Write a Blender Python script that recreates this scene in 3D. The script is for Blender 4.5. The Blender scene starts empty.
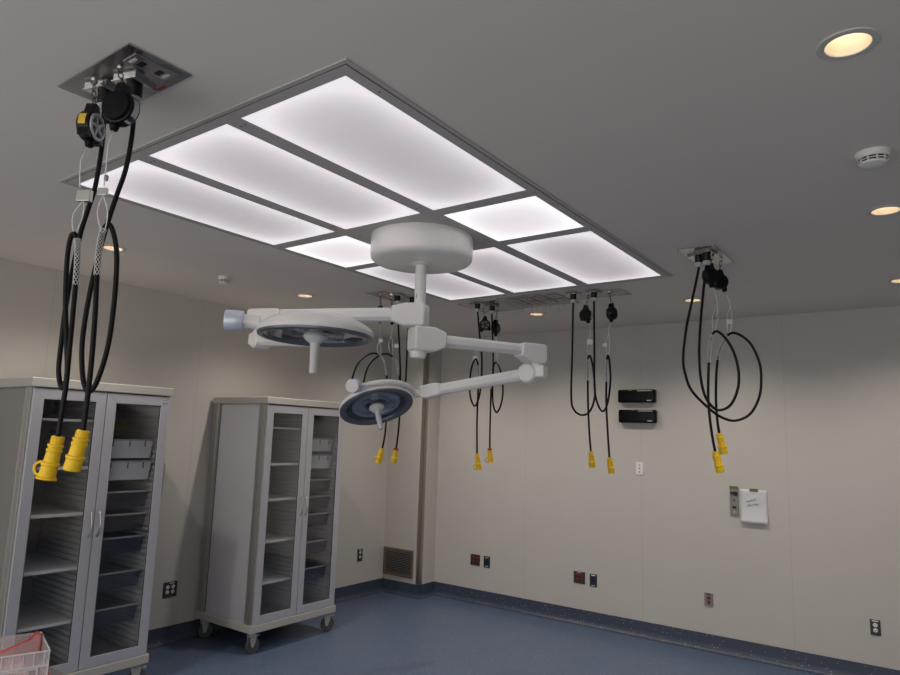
import bpy, bmesh, math, random
from mathutils import Vector, Matrix
random.seed(7)
V = Vector
PI = math.pi
COL = bpy.context.scene.collection

# ------------------------------------------------------------------ camera
H_CAM = 1.85
F_PX = 666.68
CAM = V((0, 0, H_CAM))
R_ = V((0.8089, 0.5871, 0.0315)).normalized()
FW = V((-0.5847, 0.7977, 0.1478)).normalized()
U_ = R_.cross(FW).normalized()
R_ = FW.cross(U_).normalized()
FH = V((FW.x, FW.y, 0)).normalized()

def ray(px): return R_ * ((px[0] - 450) / F_PX) + U_ * ((337.5 - px[1]) / F_PX) + FW
def onz(px, z):
    d = ray(px); return CAM + d * ((z - H_CAM) / d.z)
def onx(px, x):
    d = ray(px); return CAM + d * (x / d.x)
def ony(px, y):
    d = ray(px); return CAM + d * (y / d.y)
def atd(px, depth): return CAM + ray(px) * depth
def onp(px, p0):                     # the upright plane through p0 that faces the photographer
    d = ray(px); return CAM + d * ((p0 - CAM).dot(FH) / d.dot(FH))

# ------------------------------------------------------------------ room measures
HC, YB, XL, XC, YC, HB = 3.0571, 6.6341, -5.5473, -4.9835, 6.3439, 0.145

# ------------------------------------------------------------------ materials
def new_mat(name):
    m = bpy.data.materials.new(name); m.use_nodes = True
    nt = m.node_tree
    return m, nt, nt.nodes['Principled BSDF']
def link(nt, a, b): nt.links.new(a, b)
def pm(name, col, rough=.5, metal=0, noise=0, scale=30, bump=0, bscale=200, spec=.5, stretch=None, coat=0, trans=0, ior=1.45):
    m, nt, p = new_mat(name)
    p.inputs['Base Color'].default_value = (*col, 1)
    p.inputs['Roughness'].default_value = rough
    p.inputs['Metallic'].default_value = metal
    p.inputs['Specular IOR Level'].default_value = spec
    p.inputs['Coat Weight'].default_value = coat
    p.inputs['Transmission Weight'].default_value = trans
    p.inputs['IOR'].default_value = ior
    tc = nt.nodes.new('ShaderNodeTexCoord')
    src = tc.outputs['Object']
    if stretch:
        mp = nt.nodes.new('ShaderNodeMapping'); mp.inputs['Scale'].default_value = stretch
        link(nt, src, mp.inputs['Vector']); src = mp.outputs['Vector']
    if noise:
        n = nt.nodes.new('ShaderNodeTexNoise'); n.inputs['Scale'].default_value = scale
        n.inputs['Detail'].default_value = 4
        link(nt, src, n.inputs['Vector'])
        mx = nt.nodes.new('ShaderNodeMix'); mx.data_type = 'RGBA'
        mx.inputs['A'].default_value = (*[c * (1 - noise) for c in col], 1)
        mx.inputs['B'].default_value = (*[min(1, c * (1 + noise)) for c in col], 1)
        link(nt, n.outputs['Fac'], mx.inputs['Factor']); link(nt, mx.outputs['Result'], p.inputs['Base Color'])
    if bump:
        n = nt.nodes.new('ShaderNodeTexNoise'); n.inputs['Scale'].default_value = bscale
        link(nt, src, n.inputs['Vector'])
        b = nt.nodes.new('ShaderNodeBump'); b.inputs['Strength'].default_value = bump; b.inputs['Distance'].default_value = .002
        link(nt, n.outputs['Fac'], b.inputs['Height']); link(nt, b.outputs['Normal'], p.inputs['Normal'])
    return m

def wall_mat(name, col, axis, seams):
    m = pm(name, col, .62, 0, .03, 3, .25, 350, .3)
    nt = m.node_tree; p = nt.nodes['Principled BSDF']
    base = p.inputs['Base Color'].links[0].from_socket
    g = nt.nodes.new('ShaderNodeNewGeometry'); sp = nt.nodes.new('ShaderNodeSeparateXYZ')
    link(nt, g.outputs['Position'], sp.inputs['Vector'])
    tot = None
    for s in seams:
        c = nt.nodes.new('ShaderNodeMath'); c.operation = 'COMPARE'
        link(nt, sp.outputs[axis], c.inputs[0]); c.inputs[1].default_value = s; c.inputs[2].default_value = .0022
        if tot is None: tot = c.outputs[0]
        else:
            a = nt.nodes.new('ShaderNodeMath'); a.operation = 'ADD'
            link(nt, tot, a.inputs[0]); link(nt, c.outputs[0], a.inputs[1]); tot = a.outputs[0]
    if tot is not None:
        mx = nt.nodes.new('ShaderNodeMix'); mx.data_type = 'RGBA'
        link(nt, tot, mx.inputs['Factor']); link(nt, base, mx.inputs['A'])
        mx.inputs['B'].default_value = (*[c * .84 for c in col], 1)
        link(nt, mx.outputs['Result'], p.inputs['Base Color'])
    return m

def floor_mat(name, col, rough):
    m, nt, p = new_mat(name)
    p.inputs['Roughness'].default_value = rough
    g = nt.nodes.new('ShaderNodeNewGeometry')
    vo = nt.nodes.new('ShaderNodeTexVoronoi'); vo.inputs['Scale'].default_value = 42
    link(nt, g.outputs['Position'], vo.inputs['Vector'])
    cr = nt.nodes.new('ShaderNodeValToRGB')
    cr.color_ramp.elements[0].position = .12; cr.color_ramp.elements[0].color = (1, 1, 1, 1)
    cr.color_ramp.elements[1].position = .2; cr.color_ramp.elements[1].color = (0, 0, 0, 1)
    link(nt, vo.outputs['Distance'], cr.inputs['Fac'])
    n = nt.nodes.new('ShaderNodeTexNoise'); n.inputs['Scale'].default_value = 25; n.inputs['Detail'].default_value = 6
    link(nt, g.outputs['Position'], n.inputs['Vector'])
    mx = nt.nodes.new('ShaderNodeMix'); mx.data_type = 'RGBA'
    mx.inputs['A'].default_value = (*[c * .82 for c in col], 1); mx.inputs['B'].default_value = (*[c * 1.18 for c in col], 1)
    link(nt, n.outputs['Fac'], mx.inputs['Factor'])
    # only some of the cells carry a fleck
    sx = nt.nodes.new('ShaderNodeSeparateColor'); link(nt, vo.outputs['Color'], sx.inputs['Color'])
    th = nt.nodes.new('ShaderNodeMath'); th.operation = 'GREATER_THAN'; th.inputs[1].default_value = .5
    link(nt, sx.outputs[0], th.inputs[0])
    mu = nt.nodes.new('ShaderNodeMath'); mu.operation = 'MULTIPLY'
    link(nt, th.outputs[0], mu.inputs[0]); link(nt, cr.outputs['Color'], mu.inputs[1])
    mu2 = nt.nodes.new('ShaderNodeMath'); mu2.operation = 'MULTIPLY'; mu2.inputs[1].default_value = .7
    link(nt, mu.outputs[0], mu2.inputs[0])
    m2 = nt.nodes.new('ShaderNodeMix'); m2.data_type = 'RGBA'
    link(nt, mu2.outputs[0], m2.inputs['Factor']); link(nt, mx.outputs['Result'], m2.inputs['A'])
    m2.inputs['B'].default_value = (.5, .54, .6, 1)
    link(nt, m2.outputs['Result'], p.inputs['Base Color'])
    return m

def glass_mat(name, tint, refl=.06, rough=.02, maxrefl=1.0):
    """thin clear sheet: see-through with a Fresnel reflection"""
    m = bpy.data.materials.new(name); m.use_nodes = True; nt = m.node_tree
    for n in list(nt.nodes): nt.nodes.remove(n)
    out = nt.nodes.new('ShaderNodeOutputMaterial')
    tr = nt.nodes.new('ShaderNodeBsdfTransparent'); tr.inputs['Color'].default_value = (*tint, 1)
    gl = nt.nodes.new('ShaderNodeBsdfGlossy'); gl.inputs['Roughness'].default_value = rough
    gl.inputs['Color'].default_value = (maxrefl, maxrefl, maxrefl, 1)
    fr = nt.nodes.new('ShaderNodeFresnel'); ge = nt.nodes.new('ShaderNodeNewGeometry')   # same reflection on both faces of the sheet
    ma = nt.nodes.new('ShaderNodeMath'); ma.operation = 'MULTIPLY_ADD'; ma.inputs[1].default_value = -.83333; ma.inputs[2].default_value = 1.5
    link(nt, ge.outputs['Backfacing'], ma.inputs[0]); link(nt, ma.outputs[0], fr.inputs['IOR'])
    mx = nt.nodes.new('ShaderNodeMixShader')
    link(nt, fr.outputs[0], mx.inputs[0]); link(nt, tr.outputs[0], mx.inputs[1]); link(nt, gl.outputs[0], mx.inputs[2])
    link(nt, mx.outputs[0], out.inputs['Surface'])
    return m

def emit_mat(name, col, strength):
    m, nt, p = new_mat(name)
    p.inputs['Base Color'].default_value = (*[c * .5 for c in col], 1)
    p.inputs['Emission Color'].default_value = (*col, 1); p.inputs['Emission Strength'].default_value = strength
    return m

def diffuser_mat(name, col_edge, col_mid, strength, x0, x1, y0, y1, reach):
    """milky troffer lens lit by tubes along its four sides: brighter next to them"""
    m, nt, p = new_mat(name)
    p.inputs['Base Color'].default_value = (.6, .58, .59, 1); p.inputs['Roughness'].default_value = .35
    g = nt.nodes.new('ShaderNodeNewGeometry'); sp = nt.nodes.new('ShaderNodeSeparateXYZ')
    link(nt, g.outputs['Position'], sp.inputs['Vector'])
    def dist(sock, a, b):
        outs = []
        for s, e in ((1, a), (-1, b)):
            q = nt.nodes.new('ShaderNodeMath'); q.operation = 'MULTIPLY_ADD'
            link(nt, sock, q.inputs[0]); q.inputs[1].default_value = s / reach; q.inputs[2].default_value = -s * e / reach
            c = nt.nodes.new('ShaderNodeMath'); c.operation = 'EXPONENT'
            ng = nt.nodes.new('ShaderNodeMath'); ng.operation = 'MULTIPLY'; ng.inputs[1].default_value = -1
            link(nt, q.outputs[0], ng.inputs[0]); link(nt, ng.outputs[0], c.inputs[0]); outs.append(c.outputs[0])
        ad = nt.nodes.new('ShaderNodeMath'); ad.operation = 'ADD'
        link(nt, outs[0], ad.inputs[0]); link(nt, outs[1], ad.inputs[1]); return ad.outputs[0]
    a = nt.nodes.new('ShaderNodeMath'); a.operation = 'ADD'; a.use_clamp = True
    link(nt, dist(sp.outputs[0], x0, x1), a.inputs[0]); link(nt, dist(sp.outputs[1], y0, y1), a.inputs[1])
    n = nt.nodes.new('ShaderNodeTexNoise'); n.inputs['Scale'].default_value = 4
    link(nt, g.outputs['Position'], n.inputs['Vector'])
    nm = nt.nodes.new('ShaderNodeMath'); nm.operation = 'MULTIPLY_ADD'; nm.inputs[1].default_value = .14; nm.inputs[2].default_value = -.07
    link(nt, n.outputs['Fac'], nm.inputs[0])
    a2 = nt.nodes.new('ShaderNodeMath'); a2.operation = 'ADD'; a2.use_clamp = True
    link(nt, a.outputs[0], a2.inputs[0]); link(nt, nm.outputs[0], a2.inputs[1])
    mx = nt.nodes.new('ShaderNodeMix'); mx.data_type = 'RGBA'
    link(nt, a2.outputs[0], mx.inputs['Factor'])
    mx.inputs['A'].default_value = (*col_mid, 1); mx.inputs['B'].default_value = (*col_edge, 1)
    link(nt, mx.outputs['Result'], p.inputs['Emission Color']); p.inputs['Emission Strength'].default_value = strength
    return m

M = {}
WALLC = (.525, .495, .458)
M['wall_back'] = wall_mat('wall vinyl back', WALLC, 0, [-3.76, -2.435, -1.108, .22])
M['wall_left'] = wall_mat('wall vinyl left', WALLC, 1, [.98, 2.3, 3.62, 4.95])
M['wall_plain'] = wall_mat('wall vinyl corner', WALLC, 0, [])
M['ceiling'] = pm('ceiling paint', (.74, .68, .62), .8, 0, .03, 2, .15, 300, .2)
M['floor'] = floor_mat('blue sheet vinyl', (.082, .116, .188), .36)
M['cove'] = floor_mat('shaded blue vinyl cove', (.042, .054, .088), .42)  # floor vinyl again, darkened for the shade on upright faces
M['steel'] = pm('brushed stainless', (.55, .53, .51), .3, 1, .12, 60, 0, stretch=(1, 40, 1))
M['plate_steel'] = pm('stainless plate', (.50, .49, .485), .22, 1, .22, 5, 0, stretch=(6, 1, 1))
M['outlet'] = pm('gas outlet steel', (.30, .285, .27), .4, .5, .15, 20)
M['guard'] = pm('corner guard steel', (.42, .37, .32), .35, 1, .1, 40)
M['alu'] = pm('anodised aluminium', (.50, .49, .47), .42, .85, .04, 50)
M['alu_door'] = pm('door aluminium', (.62, .62, .66), .42, .6, .03, 50)
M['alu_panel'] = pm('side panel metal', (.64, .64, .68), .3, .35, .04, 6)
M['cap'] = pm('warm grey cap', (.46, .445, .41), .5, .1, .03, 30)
M['side_dim'] = pm('dim reflection side panel', (.27, .258, .24), .4, .2, .04, 6)  # same panel as the farther cabinet; darker reflection put into its colour
M['inside'] = pm('cabinet liner', (.24, .235, .23), .55, 0, .06, 20)
M['rail'] = pm('rail liner', (.48, .475, .465), .5, 0, .05, 30)
M['shelf'] = pm('shelf laminate', (.72, .72, .71), .45, 0, .03, 30)
M['tray'] = pm('grey tray plastic', (.60, .61, .62), .5, 0, .03, 40)
M['clear'] = glass_mat('clear plastic', (.86, .86, .90), .06, .12)
M['smoke'] = glass_mat('smoked clear plastic', (.84, .84, .90), .06, .15)
M['glass'] = glass_mat('door glass', (.96, .965, .97), .05, .01)
M['rubber'] = pm('black rubber', (.004, .004, .0045), .55, 0, .2, 80, .2, 300, .2)
M['cord'] = pm('black cord jacket', (.004, .004, .0045), .5, 0, .2, 80, spec=.25)
M['blackp'] = pm('black plastic', (.005, .005, .006), .32, 0, .1, 60, spec=.3)
M['gloss'] = pm('glossy black', (.004, .004, .005), .12, 0, .1, 20, spec=.15)
M['strip'] = pm('grey steel strip', (.23, .21, .195), .5, .3, .1, 60)  # matt grey steel, darker than the brushed stainless
M['darkp'] = pm('dark brown plate', (.035, .03, .028), .35, 0, .1, 60)
M['navy'] = pm('navy plate', (.02, .024, .045), .35, 0, .1, 60)
M['white'] = pm('white enamel', (.80, .775, .75), .32, 0, .02, 20, 0, coat=.3)
M['whitep'] = pm('white plastic', (.74, .72, .70), .4, 0, .02, 30)
M['handle'] = pm('handle cover', (.66, .66, .66), .45, 0, .02, 30)
M['silver'] = pm('silver knob', (.62, .66, .75), .38, .35, .03, 40)
M['well'] = pm('lamp well shade', (.05, .052, .06), .3, .2, .05, 20)  # recess shadow inside the lamp head put in as dark slate
M['rimblue'] = pm('lamp rim', (.135, .14, .17), .2, .3, .05, 40)
M['bowl'] = pm('lamp reflector', (.25, .275, .36), .25, .3, .05, 20)
M['dark'] = pm('dark recess', (.01, .01, .012), .5, 0, .1, 30)
M['yellow'] = pm('yellow connector', (.78, .50, .01), .5, 0, .06, 60)
M['red'] = pm('red plastic', (.42, .025, .02), .4, 0, .08, 60)
M['redclear'] = pm('red film', (.55, .06, .07), .3, 0, .1, 30)
M['brass'] = pm('bronze frame', (.26, .20, .145), .4, .7, .1, 50)
M['louvre'] = pm('louvre metal', (.42, .40, .37), .4, .5, .1, 40)
M['redsocket'] = pm('red socket', (.17, .02, .018), .45, 0, .08, 60)
M['grey'] = pm('grey plastic', (.33, .33, .33), .5, 0, .05, 40)
M['tread'] = pm('caster tread', (.07, .07, .072), .55, 0, .1, 60)
M['wire'] = pm('galvanised wire', (.80, .79, .77), .4, .3, .1, 80)
M['spoke'] = pm('pale grey spokes', (.52, .52, .53), .4, .1, .05, 60)
M['chain'] = pm('dark chain', (.10, .095, .09), .4, .6, .1, 80)
M['paper'] = pm('paper', (.62, .615, .63), .8, 0, .02, 15)
M['ink'] = pm('ink', (.05, .05, .07), .7)
M['tape'] = pm('green tape', (.10, .15, .05), .6, 0, .15, 60)
M['frame'] = pm('light frame paint', (.47, .445, .425), .5, 0, .03, 10, 0)
M['gap'] = pm('shadow gap', (.09, .08, .075), .7)
M['trimw'] = pm('downlight trim', (.56, .54, .50), .5)
M['can'] = pm('downlight reflector', (.84, .74, .60), .4, .1)
M['lamp'] = emit_mat('warm lamp', (1, .90, .73), 8.5)
M['yellowlabel'] = pm('yellow label', (.75, .52, .06), .5)
M['greylabel'] = pm('grey label', (.5, .5, .5), .5, 0, .25, 120)
M['badge'] = pm('badge', (.25, .28, .4), .4)
M['item'] = pm('folded pink wrap', (.60, .40, .39), .7, 0, .2, 30)

# ------------------------------------------------------------------ mesh builder
def frame_of(d, up=V((0, 0, 1))):
    d = d.normalized()
    if abs(d.dot(up)) > .98: up = V((1, 0, 0)) if abs(d.x) < .9 else V((0, 1, 0))
    a = up.cross(d).normalized(); b = d.cross(a).normalized()
    return a, b
def spline(pts, n=8):
    pts = [V(p) for p in pts]; out = []
    for i in range(len(pts) - 1):
        p0 = pts[max(i - 1, 0)]; p1 = pts[i]; p2 = pts[i + 1]; p3 = pts[min(i + 2, len(pts) - 1)]
        for k in range(n):
            t = k / n
            out.append(.5 * ((2 * p1) + (p2 - p0) * t + (2 * p0 - 5 * p1 + 4 * p2 - p3) * t * t + (3 * p1 - p0 - 3 * p2 + p3) * t ** 3))
    out.append(pts[-1]); return out

class MB:
    def __init__(s): s.v = []; s.f = []
    def add(s, vs, fs):
        o = len(s.v); s.v += [V(v) for v in vs]; s.f += [tuple(i + o for i in f) for f in fs]; return s
    def box(s, x0, x1, y0, y1, z0, z1):
        return s.add([(x, y, z) for z in (z0, z1) for y in (y0, y1) for x in (x0, x1)],
                     [(0, 2, 3, 1), (4, 5, 7, 6), (0, 1, 5, 4), (2, 6, 7, 3), (0, 4, 6, 2), (1, 3, 7, 5)])
    def obox(s, c, ax, ay, az, hx, hy, hz):
        c = V(c); vs = [c + ax * (hx * i) + ay * (hy * j) + az * (hz * k) for k in (-1, 1) for j in (-1, 1) for i in (-1, 1)]
        return s.add(vs, [(0, 2, 3, 1), (4, 5, 7, 6), (0, 1, 5, 4), (2, 6, 7, 3), (0, 4, 6, 2), (1, 3, 7, 5)])
    def prism(s, poly, o, ax, ay, n, d0, d1):
        """2-D outline in (ax, ay) swept along n from d0 to d1"""
        o = V(o); k = len(poly)
        vs = [o + ax * p[0] + ay * p[1] + n * d for d in (d0, d1) for p in poly]
        fs = [tuple(range(k))[::-1], tuple(range(k, 2 * k))]
        fs += [(i, (i + 1) % k, k + (i + 1) % k, k + i) for i in range(k)]
        return s.add(vs, fs)
    def lathe(s, prof, o=(0, 0, 0), axis=V((0, 0, 1)), seg=32, a0=0, a1=2 * PI, ref=None):
        """prof = [(r, h)] turned about axis"""
        o = V(o); axis = V(axis).normalized(); a, b = frame_of(axis)
        if ref is not None:
            a = (ref - axis * ref.dot(axis)).normalized(); b = axis.cross(a)
        full = abs(a1 - a0 - 2 * PI) < 1e-6; n = seg if full else seg + 1
        base = len(s.v); rows = []
        for (r, h) in prof:
            if r < 1e-6: rows.append([len(s.v)]); s.v.append(o + axis * h)
            else:
                row = []
                for i in range(n):
                    t = a0 + (a1 - a0) * i / seg
                    row.append(len(s.v)); s.v.append(o + axis * h + a * (r * math.cos(t)) + b * (r * math.sin(t)))
                rows.append(row)
        for p, q in zip(rows, rows[1:]):
            for i in range(seg):
                j = (i + 1) % n if full else i + 1
                if len(p) == 1 and len(q) == 1: continue
                if len(p) == 1: s.f.append((p[0], q[j], q[i]))
                elif len(q) == 1: s.f.append((p[i], p[j], q[0]))
                else: s.f.append((p[i], p[j], q[j], q[i]))
        return s
    def cyl(s, p0, p1, r0, r1=None, seg=16):
        p0 = V(p0); p1 = V(p1); r1 = r0 if r1 is None else r1; L = (p1 - p0).length
        return s.lathe([(0, 0), (r0, 0), (r1, L), (0, L)], p0, p1 - p0, seg)
    def tube(s, pts, r, seg=8, cap=True, closed=False, flat=1.0):
        pts = [V(p) for p in pts]; n = len(pts); rows = []; a = None
        for i, p in enumerate(pts):
            d = (pts[(i + 1) % n] - pts[i - 1]) if closed else (pts[min(i + 1, n - 1)] - pts[max(i - 1, 0)])
            d.normalize()
            if a is None: a, b = frame_of(d)
            else:
                a = a - d * a.dot(d)
                a = a.normalized() if a.length > 1e-6 else frame_of(d)[0]
            b = d.cross(a); rr = r[i] if isinstance(r, (list, tuple)) else r
            row = []
            for k in range(seg):
                t = 2 * PI * k / seg; row.append(len(s.v)); s.v.append(p + a * (rr * math.cos(t)) + b * (rr * flat * math.sin(t)))
            rows.append(row)
        m = n if closed else n - 1
        for i in range(m):
            p, q = rows[i], rows[(i + 1) % n]
            for k in range(seg): s.f.append((p[k], p[(k + 1) % seg], q[(k + 1) % seg], q[k]))
        if cap and not closed: s.f.append(tuple(rows[0][::-1])); s.f.append(tuple(rows[-1]))
        return s
    def ring(s, c, n, R, r, seg=20, ss=6):
        a, b = frame_of(V(n)); c = V(c)
        return s.tube([c + a * (R * math.cos(2 * PI * i / seg)) + b * (R * math.sin(2 * PI * i / seg)) for i in range(seg)], r, ss, closed=True)
    def build(s, name, mat, parent=None, smooth=False, bevel=0, off=None, segs=2):
        me = bpy.data.meshes.new(name)
        o = V(off) if off is not None else V((0, 0, 0))
        me.from_pydata([tuple(v - o) for v in s.v], [], s.f); me.validate()
        bm = bmesh.new(); bm.from_mesh(me); bmesh.ops.recalc_face_normals(bm, faces=bm.faces); bm.to_mesh(me); bm.free()
        me.materials.append(mat)
        ob = bpy.data.objects.new(name, me); COL.objects.link(ob)
        if parent: ob.parent = parent
        if smooth:
            me.polygons.foreach_set('use_smooth', [True] * len(me.polygons))
            if smooth is not True: me.set_sharp_from_angle(angle=math.radians(smooth))
        if bevel:
            md = ob.modifiers.new('bevel', 'BEVEL'); md.width = bevel; md.segments = segs; md.limit_method = 'ANGLE'; md.angle_limit = math.radians(35)
        return ob

def tag(o, label=None, cat=None, group=None, kind=None):
    if label: o['label'] = label
    if cat: o['category'] = cat
    if group: o['group'] = group
    if kind: o['kind'] = kind
    return o
def thing(name, loc, label, cat, group=None, rz=0):
    e = bpy.data.objects.new(name, None); COL.objects.link(e); e.empty_display_size = .05
    e.location = loc; e.rotation_euler = (0, 0, rz)
    return tag(e, label, cat, group)
def struct(o, label=None): o['kind'] = 'structure'; return tag(o, label)

# ------------------------------------------------------------------ room shell
X_R, Y_F = 2.6, -2.2         # the room runs on past the photographer, to the right and behind
fl = MB().box(XL - .1, X_R, Y_F, YB + .1, -.1, 0).build('floor', M['floor'])
struct(fl, 'blue speckled sheet vinyl floor')
wb = MB().box(XL - .1, X_R, YB, YB + .1, 0, HC).build('wall_back', M['wall_back']); struct(wb, 'beige back wall behind the hanging cords')
wl = MB().box(XL - .1, XL, Y_F, YB, 0, HC).build('wall_left', M['wall_left']); struct(wl, 'beige left wall behind the two cabinets')
wr_ = MB().box(X_R, X_R + .1, Y_F, YB + .1, 0, HC).build('wall_right', M['wall_plain']); struct(wr_, 'beige right wall outside the picture')
wc = MB().box(XL, XC, YC, YB, 0, HC).build('wall_corner', M['wall_plain']); struct(wc, 'boxed-out wall corner holding the air grille')

def cove(name, path, label):
    """coved skirting: profile swept along a polyline of (x, y), room on the left of travel"""
    prof = [(0.0005, HB), (.006, HB), (.0065, .06), (.008, .04), (.014, .022), (.026, .009), (.042, .002), (.055, .0008)]
    b = MB(); rows = []
    n = len(path)
    for i, p in enumerate(path):
        p = V((p[0], p[1], 0))
        d0 = (p - V((*path[i - 1], 0))).normalized() if i else None
        d1 = (V((*path[i + 1], 0)) - p).normalized() if i < n - 1 else None
        nl = lambda d: V((-d.y, d.x, 0))
        if d0 is None: m = nl(d1)
        elif d1 is None: m = nl(d0)
        else:
            m = nl(d0) + nl(d1); m = m / (m.dot(nl(d0)))
        rows.append([p + m * t + V((0, 0, z)) for t, z in prof])
    k = len(prof)
    for r in rows: b.v += r
    for i in range(n - 1):
        for j in range(k - 1): b.f.append((i * k + j, i * k + j + 1, (i + 1) * k + j + 1, (i + 1) * k + j))
    struct(b.build(name, M['cove'], smooth=50), label)
cove('baseboard_back', [(X_R, YB), (XC, YB)], 'shade-darkened blue coved baseboard along the back wall')
cove('baseboard_corner', [(XC, YB - .0), (XC, YC), (XL + .0, YC)], 'shade-darkened blue coved baseboard round the boxed-out corner')
cove('baseboard_left', [(XL, YC), (XL, Y_F)], 'shade-darkened blue coved baseboard along the left wall')

g = MB().box(XC - .05, XC + .002, YC - .002, YC, HB, HC).box(XC, XC + .002, YC - .002, YC + .05, HB, HC)
struct(g.build('trim_1', M['guard']), 'steel corner guard on the boxed-out wall corner')

# ------------------------------------------------------------------ ceiling with holes for the downlights
DL = [(-.15, 2.181), (-.15, 3.904), (-.15, 5.623), (-1.609, 5.64), (-3.088, 5.62), (-4.496, 3.929), (-4.496, 2.201), (-4.496, 5.63),
      (-.15, .45), (-1.7, -.9), (-3.2, -.9)]  # unseen downlights added out of frame to light the room
R_DL = .062
ceil = MB().box(XL - .1, X_R, Y_F, YB + .1, HC, HC + .04).build('ceiling', M['ceiling'])
cut = MB()
for x, y in DL: cut.cyl((x, y, HC - .05), (x, y, HC + .1), R_DL + .003, seg=40)
cu = cut.build('cutter', M['gap'])
md = ceil.modifiers.new('holes', 'BOOLEAN'); md.operation = 'DIFFERENCE'; md.object = cu; md.solver = 'EXACT'
dg = bpy.context.evaluated_depsgraph_get()
nm = bpy.data.meshes.new_from_object(ceil.evaluated_get(dg))
ceil.modifiers.clear(); ceil.data = nm
bpy.data.objects.remove(cu)
struct(ceil, 'grey painted ceiling')

DL_LABEL = ['largest recessed warm downlight, upper right of the ceiling', 'recessed warm downlight below the right-hand smoke detector',
            'recessed warm downlight cut by the right edge of the photo', 'recessed warm downlight behind the right-hand pair of looped cords',
            'recessed warm downlight beyond the gas outlet panel', 'recessed warm downlight above the upper lamp head',
            'recessed warm downlight behind the nearest pair of hanging cords', 'recessed warm downlight hidden above the lamp arm']
DL_VISIBLE = {0, 1, 2, 3, 4, 5, 6}
P_SPOT = 62.0
for i, (x, y) in enumerate(DL):
    root = thing('recessed_downlight', (x, y, HC), DL_LABEL[i] if i < 7 else 'unseen recessed warm downlight', 'ceiling light', 'recessed downlights')
    MB().lathe([(R_DL, .0), (R_DL, -.004), (R_DL + .006, -.006), (R_DL + .021, -.004), (R_DL + .023, 0)], seg=40).build('trim_ring', M['trimw'], root, smooth=40)
    MB().lathe([(R_DL, .0), (R_DL - .004, .03), (R_DL - .014, .08), (.036, .105), (.0365, .106)], seg=40).build('reflector', M['can'], root, smooth=True)
    MB().lathe([(.0365, .102), (.032, .092), (.02, .085), (0, .083)], seg=32).build('lamp', M['lamp'], root, smooth=True)
    L = bpy.data.lights.new('downlight_glow', 'SPOT'); L.energy = P_SPOT; L.color = (1, .92, .83); L.spot_size = math.radians(140); L.spot_blend = 1.0; L.shadow_soft_size = .02
    lo = bpy.data.objects.new('downlight_glow', L); COL.objects.link(lo); lo.parent = root; lo.location = (0, 0, .004)

# ------------------------------------------------------------------ smoke detectors
def detector(x, y, label, s=1.0):
    root = thing('smoke_detector', (x, y, HC), label, 'smoke detector', 'ceiling smoke detectors')
    MB().lathe([(.075 * s, 0), (.075 * s, -.012), (.066 * s, -.026), (.062 * s, -.0265)], seg=36).build('base', M['whitep'], root, smooth=40)
    MB().lathe([(.056 * s, -.024), (.056 * s, -.044)], seg=36).build('sensing_slots', M['dark'], root, smooth=True)
    b = MB()
    b.lathe([(.0622 * s, -.0325), (.0622 * s, -.0355), (.0575 * s, -.036), (.0575 * s, -.0325), (.0622 * s, -.0325)], seg=36)
    for k in range(10):
        t = k * PI / 5; b.obox((.059 * s * math.cos(t), .059 * s * math.sin(t), -.034), V((math.cos(t), math.sin(t), 0)), V((-math.sin(t), math.cos(t), 0)), V((0, 0, 1)), .002, .003, .0095)
    b.lathe([(.058 * s, -.042), (.054 * s, -.05), (.036 * s, -.056), (0, -.057)], seg=36)
    b.build('cover', M['whitep'], root, smooth=40)
    MB().lathe([(0, -.0222), (.003, -.0222), (.003, -.0245), (0, -.0246)], (.07 * s * FH.x * .0 + .045 * s, -.045 * s, 0), seg=10).build('indicator', M['dark'], root)
detector(-.149, 3.096, 'round white smoke detector on the ceiling at the right', .86)
detector(-4.542, 3.12, 'small white smoke detector on the ceiling left of the light panel', .66)

# ------------------------------------------------------------------ luminous ceiling over the table
cx = [-3.4382, -2.8727, -2.7842, -2.2141, -2.126, -1.5558]
ry = [1.4755, 2.7124, 2.8039, 3.3744, 3.465, 4.681]
OX0, OX1, OY0, OY1 = -3.489, -1.482, 1.404, 4.742
zl = HC - .014
la = thing('ceiling_light_panel', (-2.4855, 3.07, HC), 'large framed ceiling light panel with eight glowing diffusers', 'ceiling light')
def lb(): return MB()
OFF = V((-2.4855, 3.07, HC))
b = MB()
t = .018
b.box(OX0, OX1, OY0, OY0 + t, HC - .005, HC).box(OX0, OX1, OY1 - t, OY1, HC - .005, HC)
b.box(OX0, OX0 + t, OY0 + t, OY1 - t, HC - .005, HC).box(OX1 - t, OX1, OY0 + t, OY1 - t, HC - .005, HC)
b.build('outer_trim', M['frame'], la, off=OFF)
b = MB(); t2 = .026
b.box(OX0 + t, OX1 - t, OY0 + t, OY1 - t, HC - .001, HC); b.build('gap_shade', M['gap'], la, off=OFF)  # dark sheet puts the shade of the trim gap into colour
b = MB()
ix0, ix1, iy0, iy1 = OX0 + t2, OX1 - t2, OY0 + t2, OY1 - t2
xs = [ix0] + cx + [ix1]; ys = [iy0] + ry + [iy1]
zf0, zf1 = HC - .0045, HC - .001
for k in (0, 2, 4, 6): b.box(xs[k], xs[k + 1], iy0, iy1, zf0, zf1)
for j in (0, 2, 4, 6):
    for k in (1, 3, 5): b.box(xs[k], xs[k + 1], ys[j], ys[j + 1], zf0, zf1)
b.build('grid_frame', M['frame'], la, off=OFF)
b = MB()
for k in (2, 4):
    x = (xs[k] + xs[k + 1]) / 2
    for y in (iy0 + .09, 2.64, 2.88, 3.3, 3.55, iy1 - .09):
        for dx in (-.012, .012): b.cyl((x + dx, y, zf0 - .0005), (x + dx, y, zf0 + .002), .005, seg=8)
for y in (1.62, 2.758, 3.42): b.cyl((ix1 - .025, y, zf0 - .0005), (ix1 - .025, y, zf0 + .002), .005, seg=8)
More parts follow.
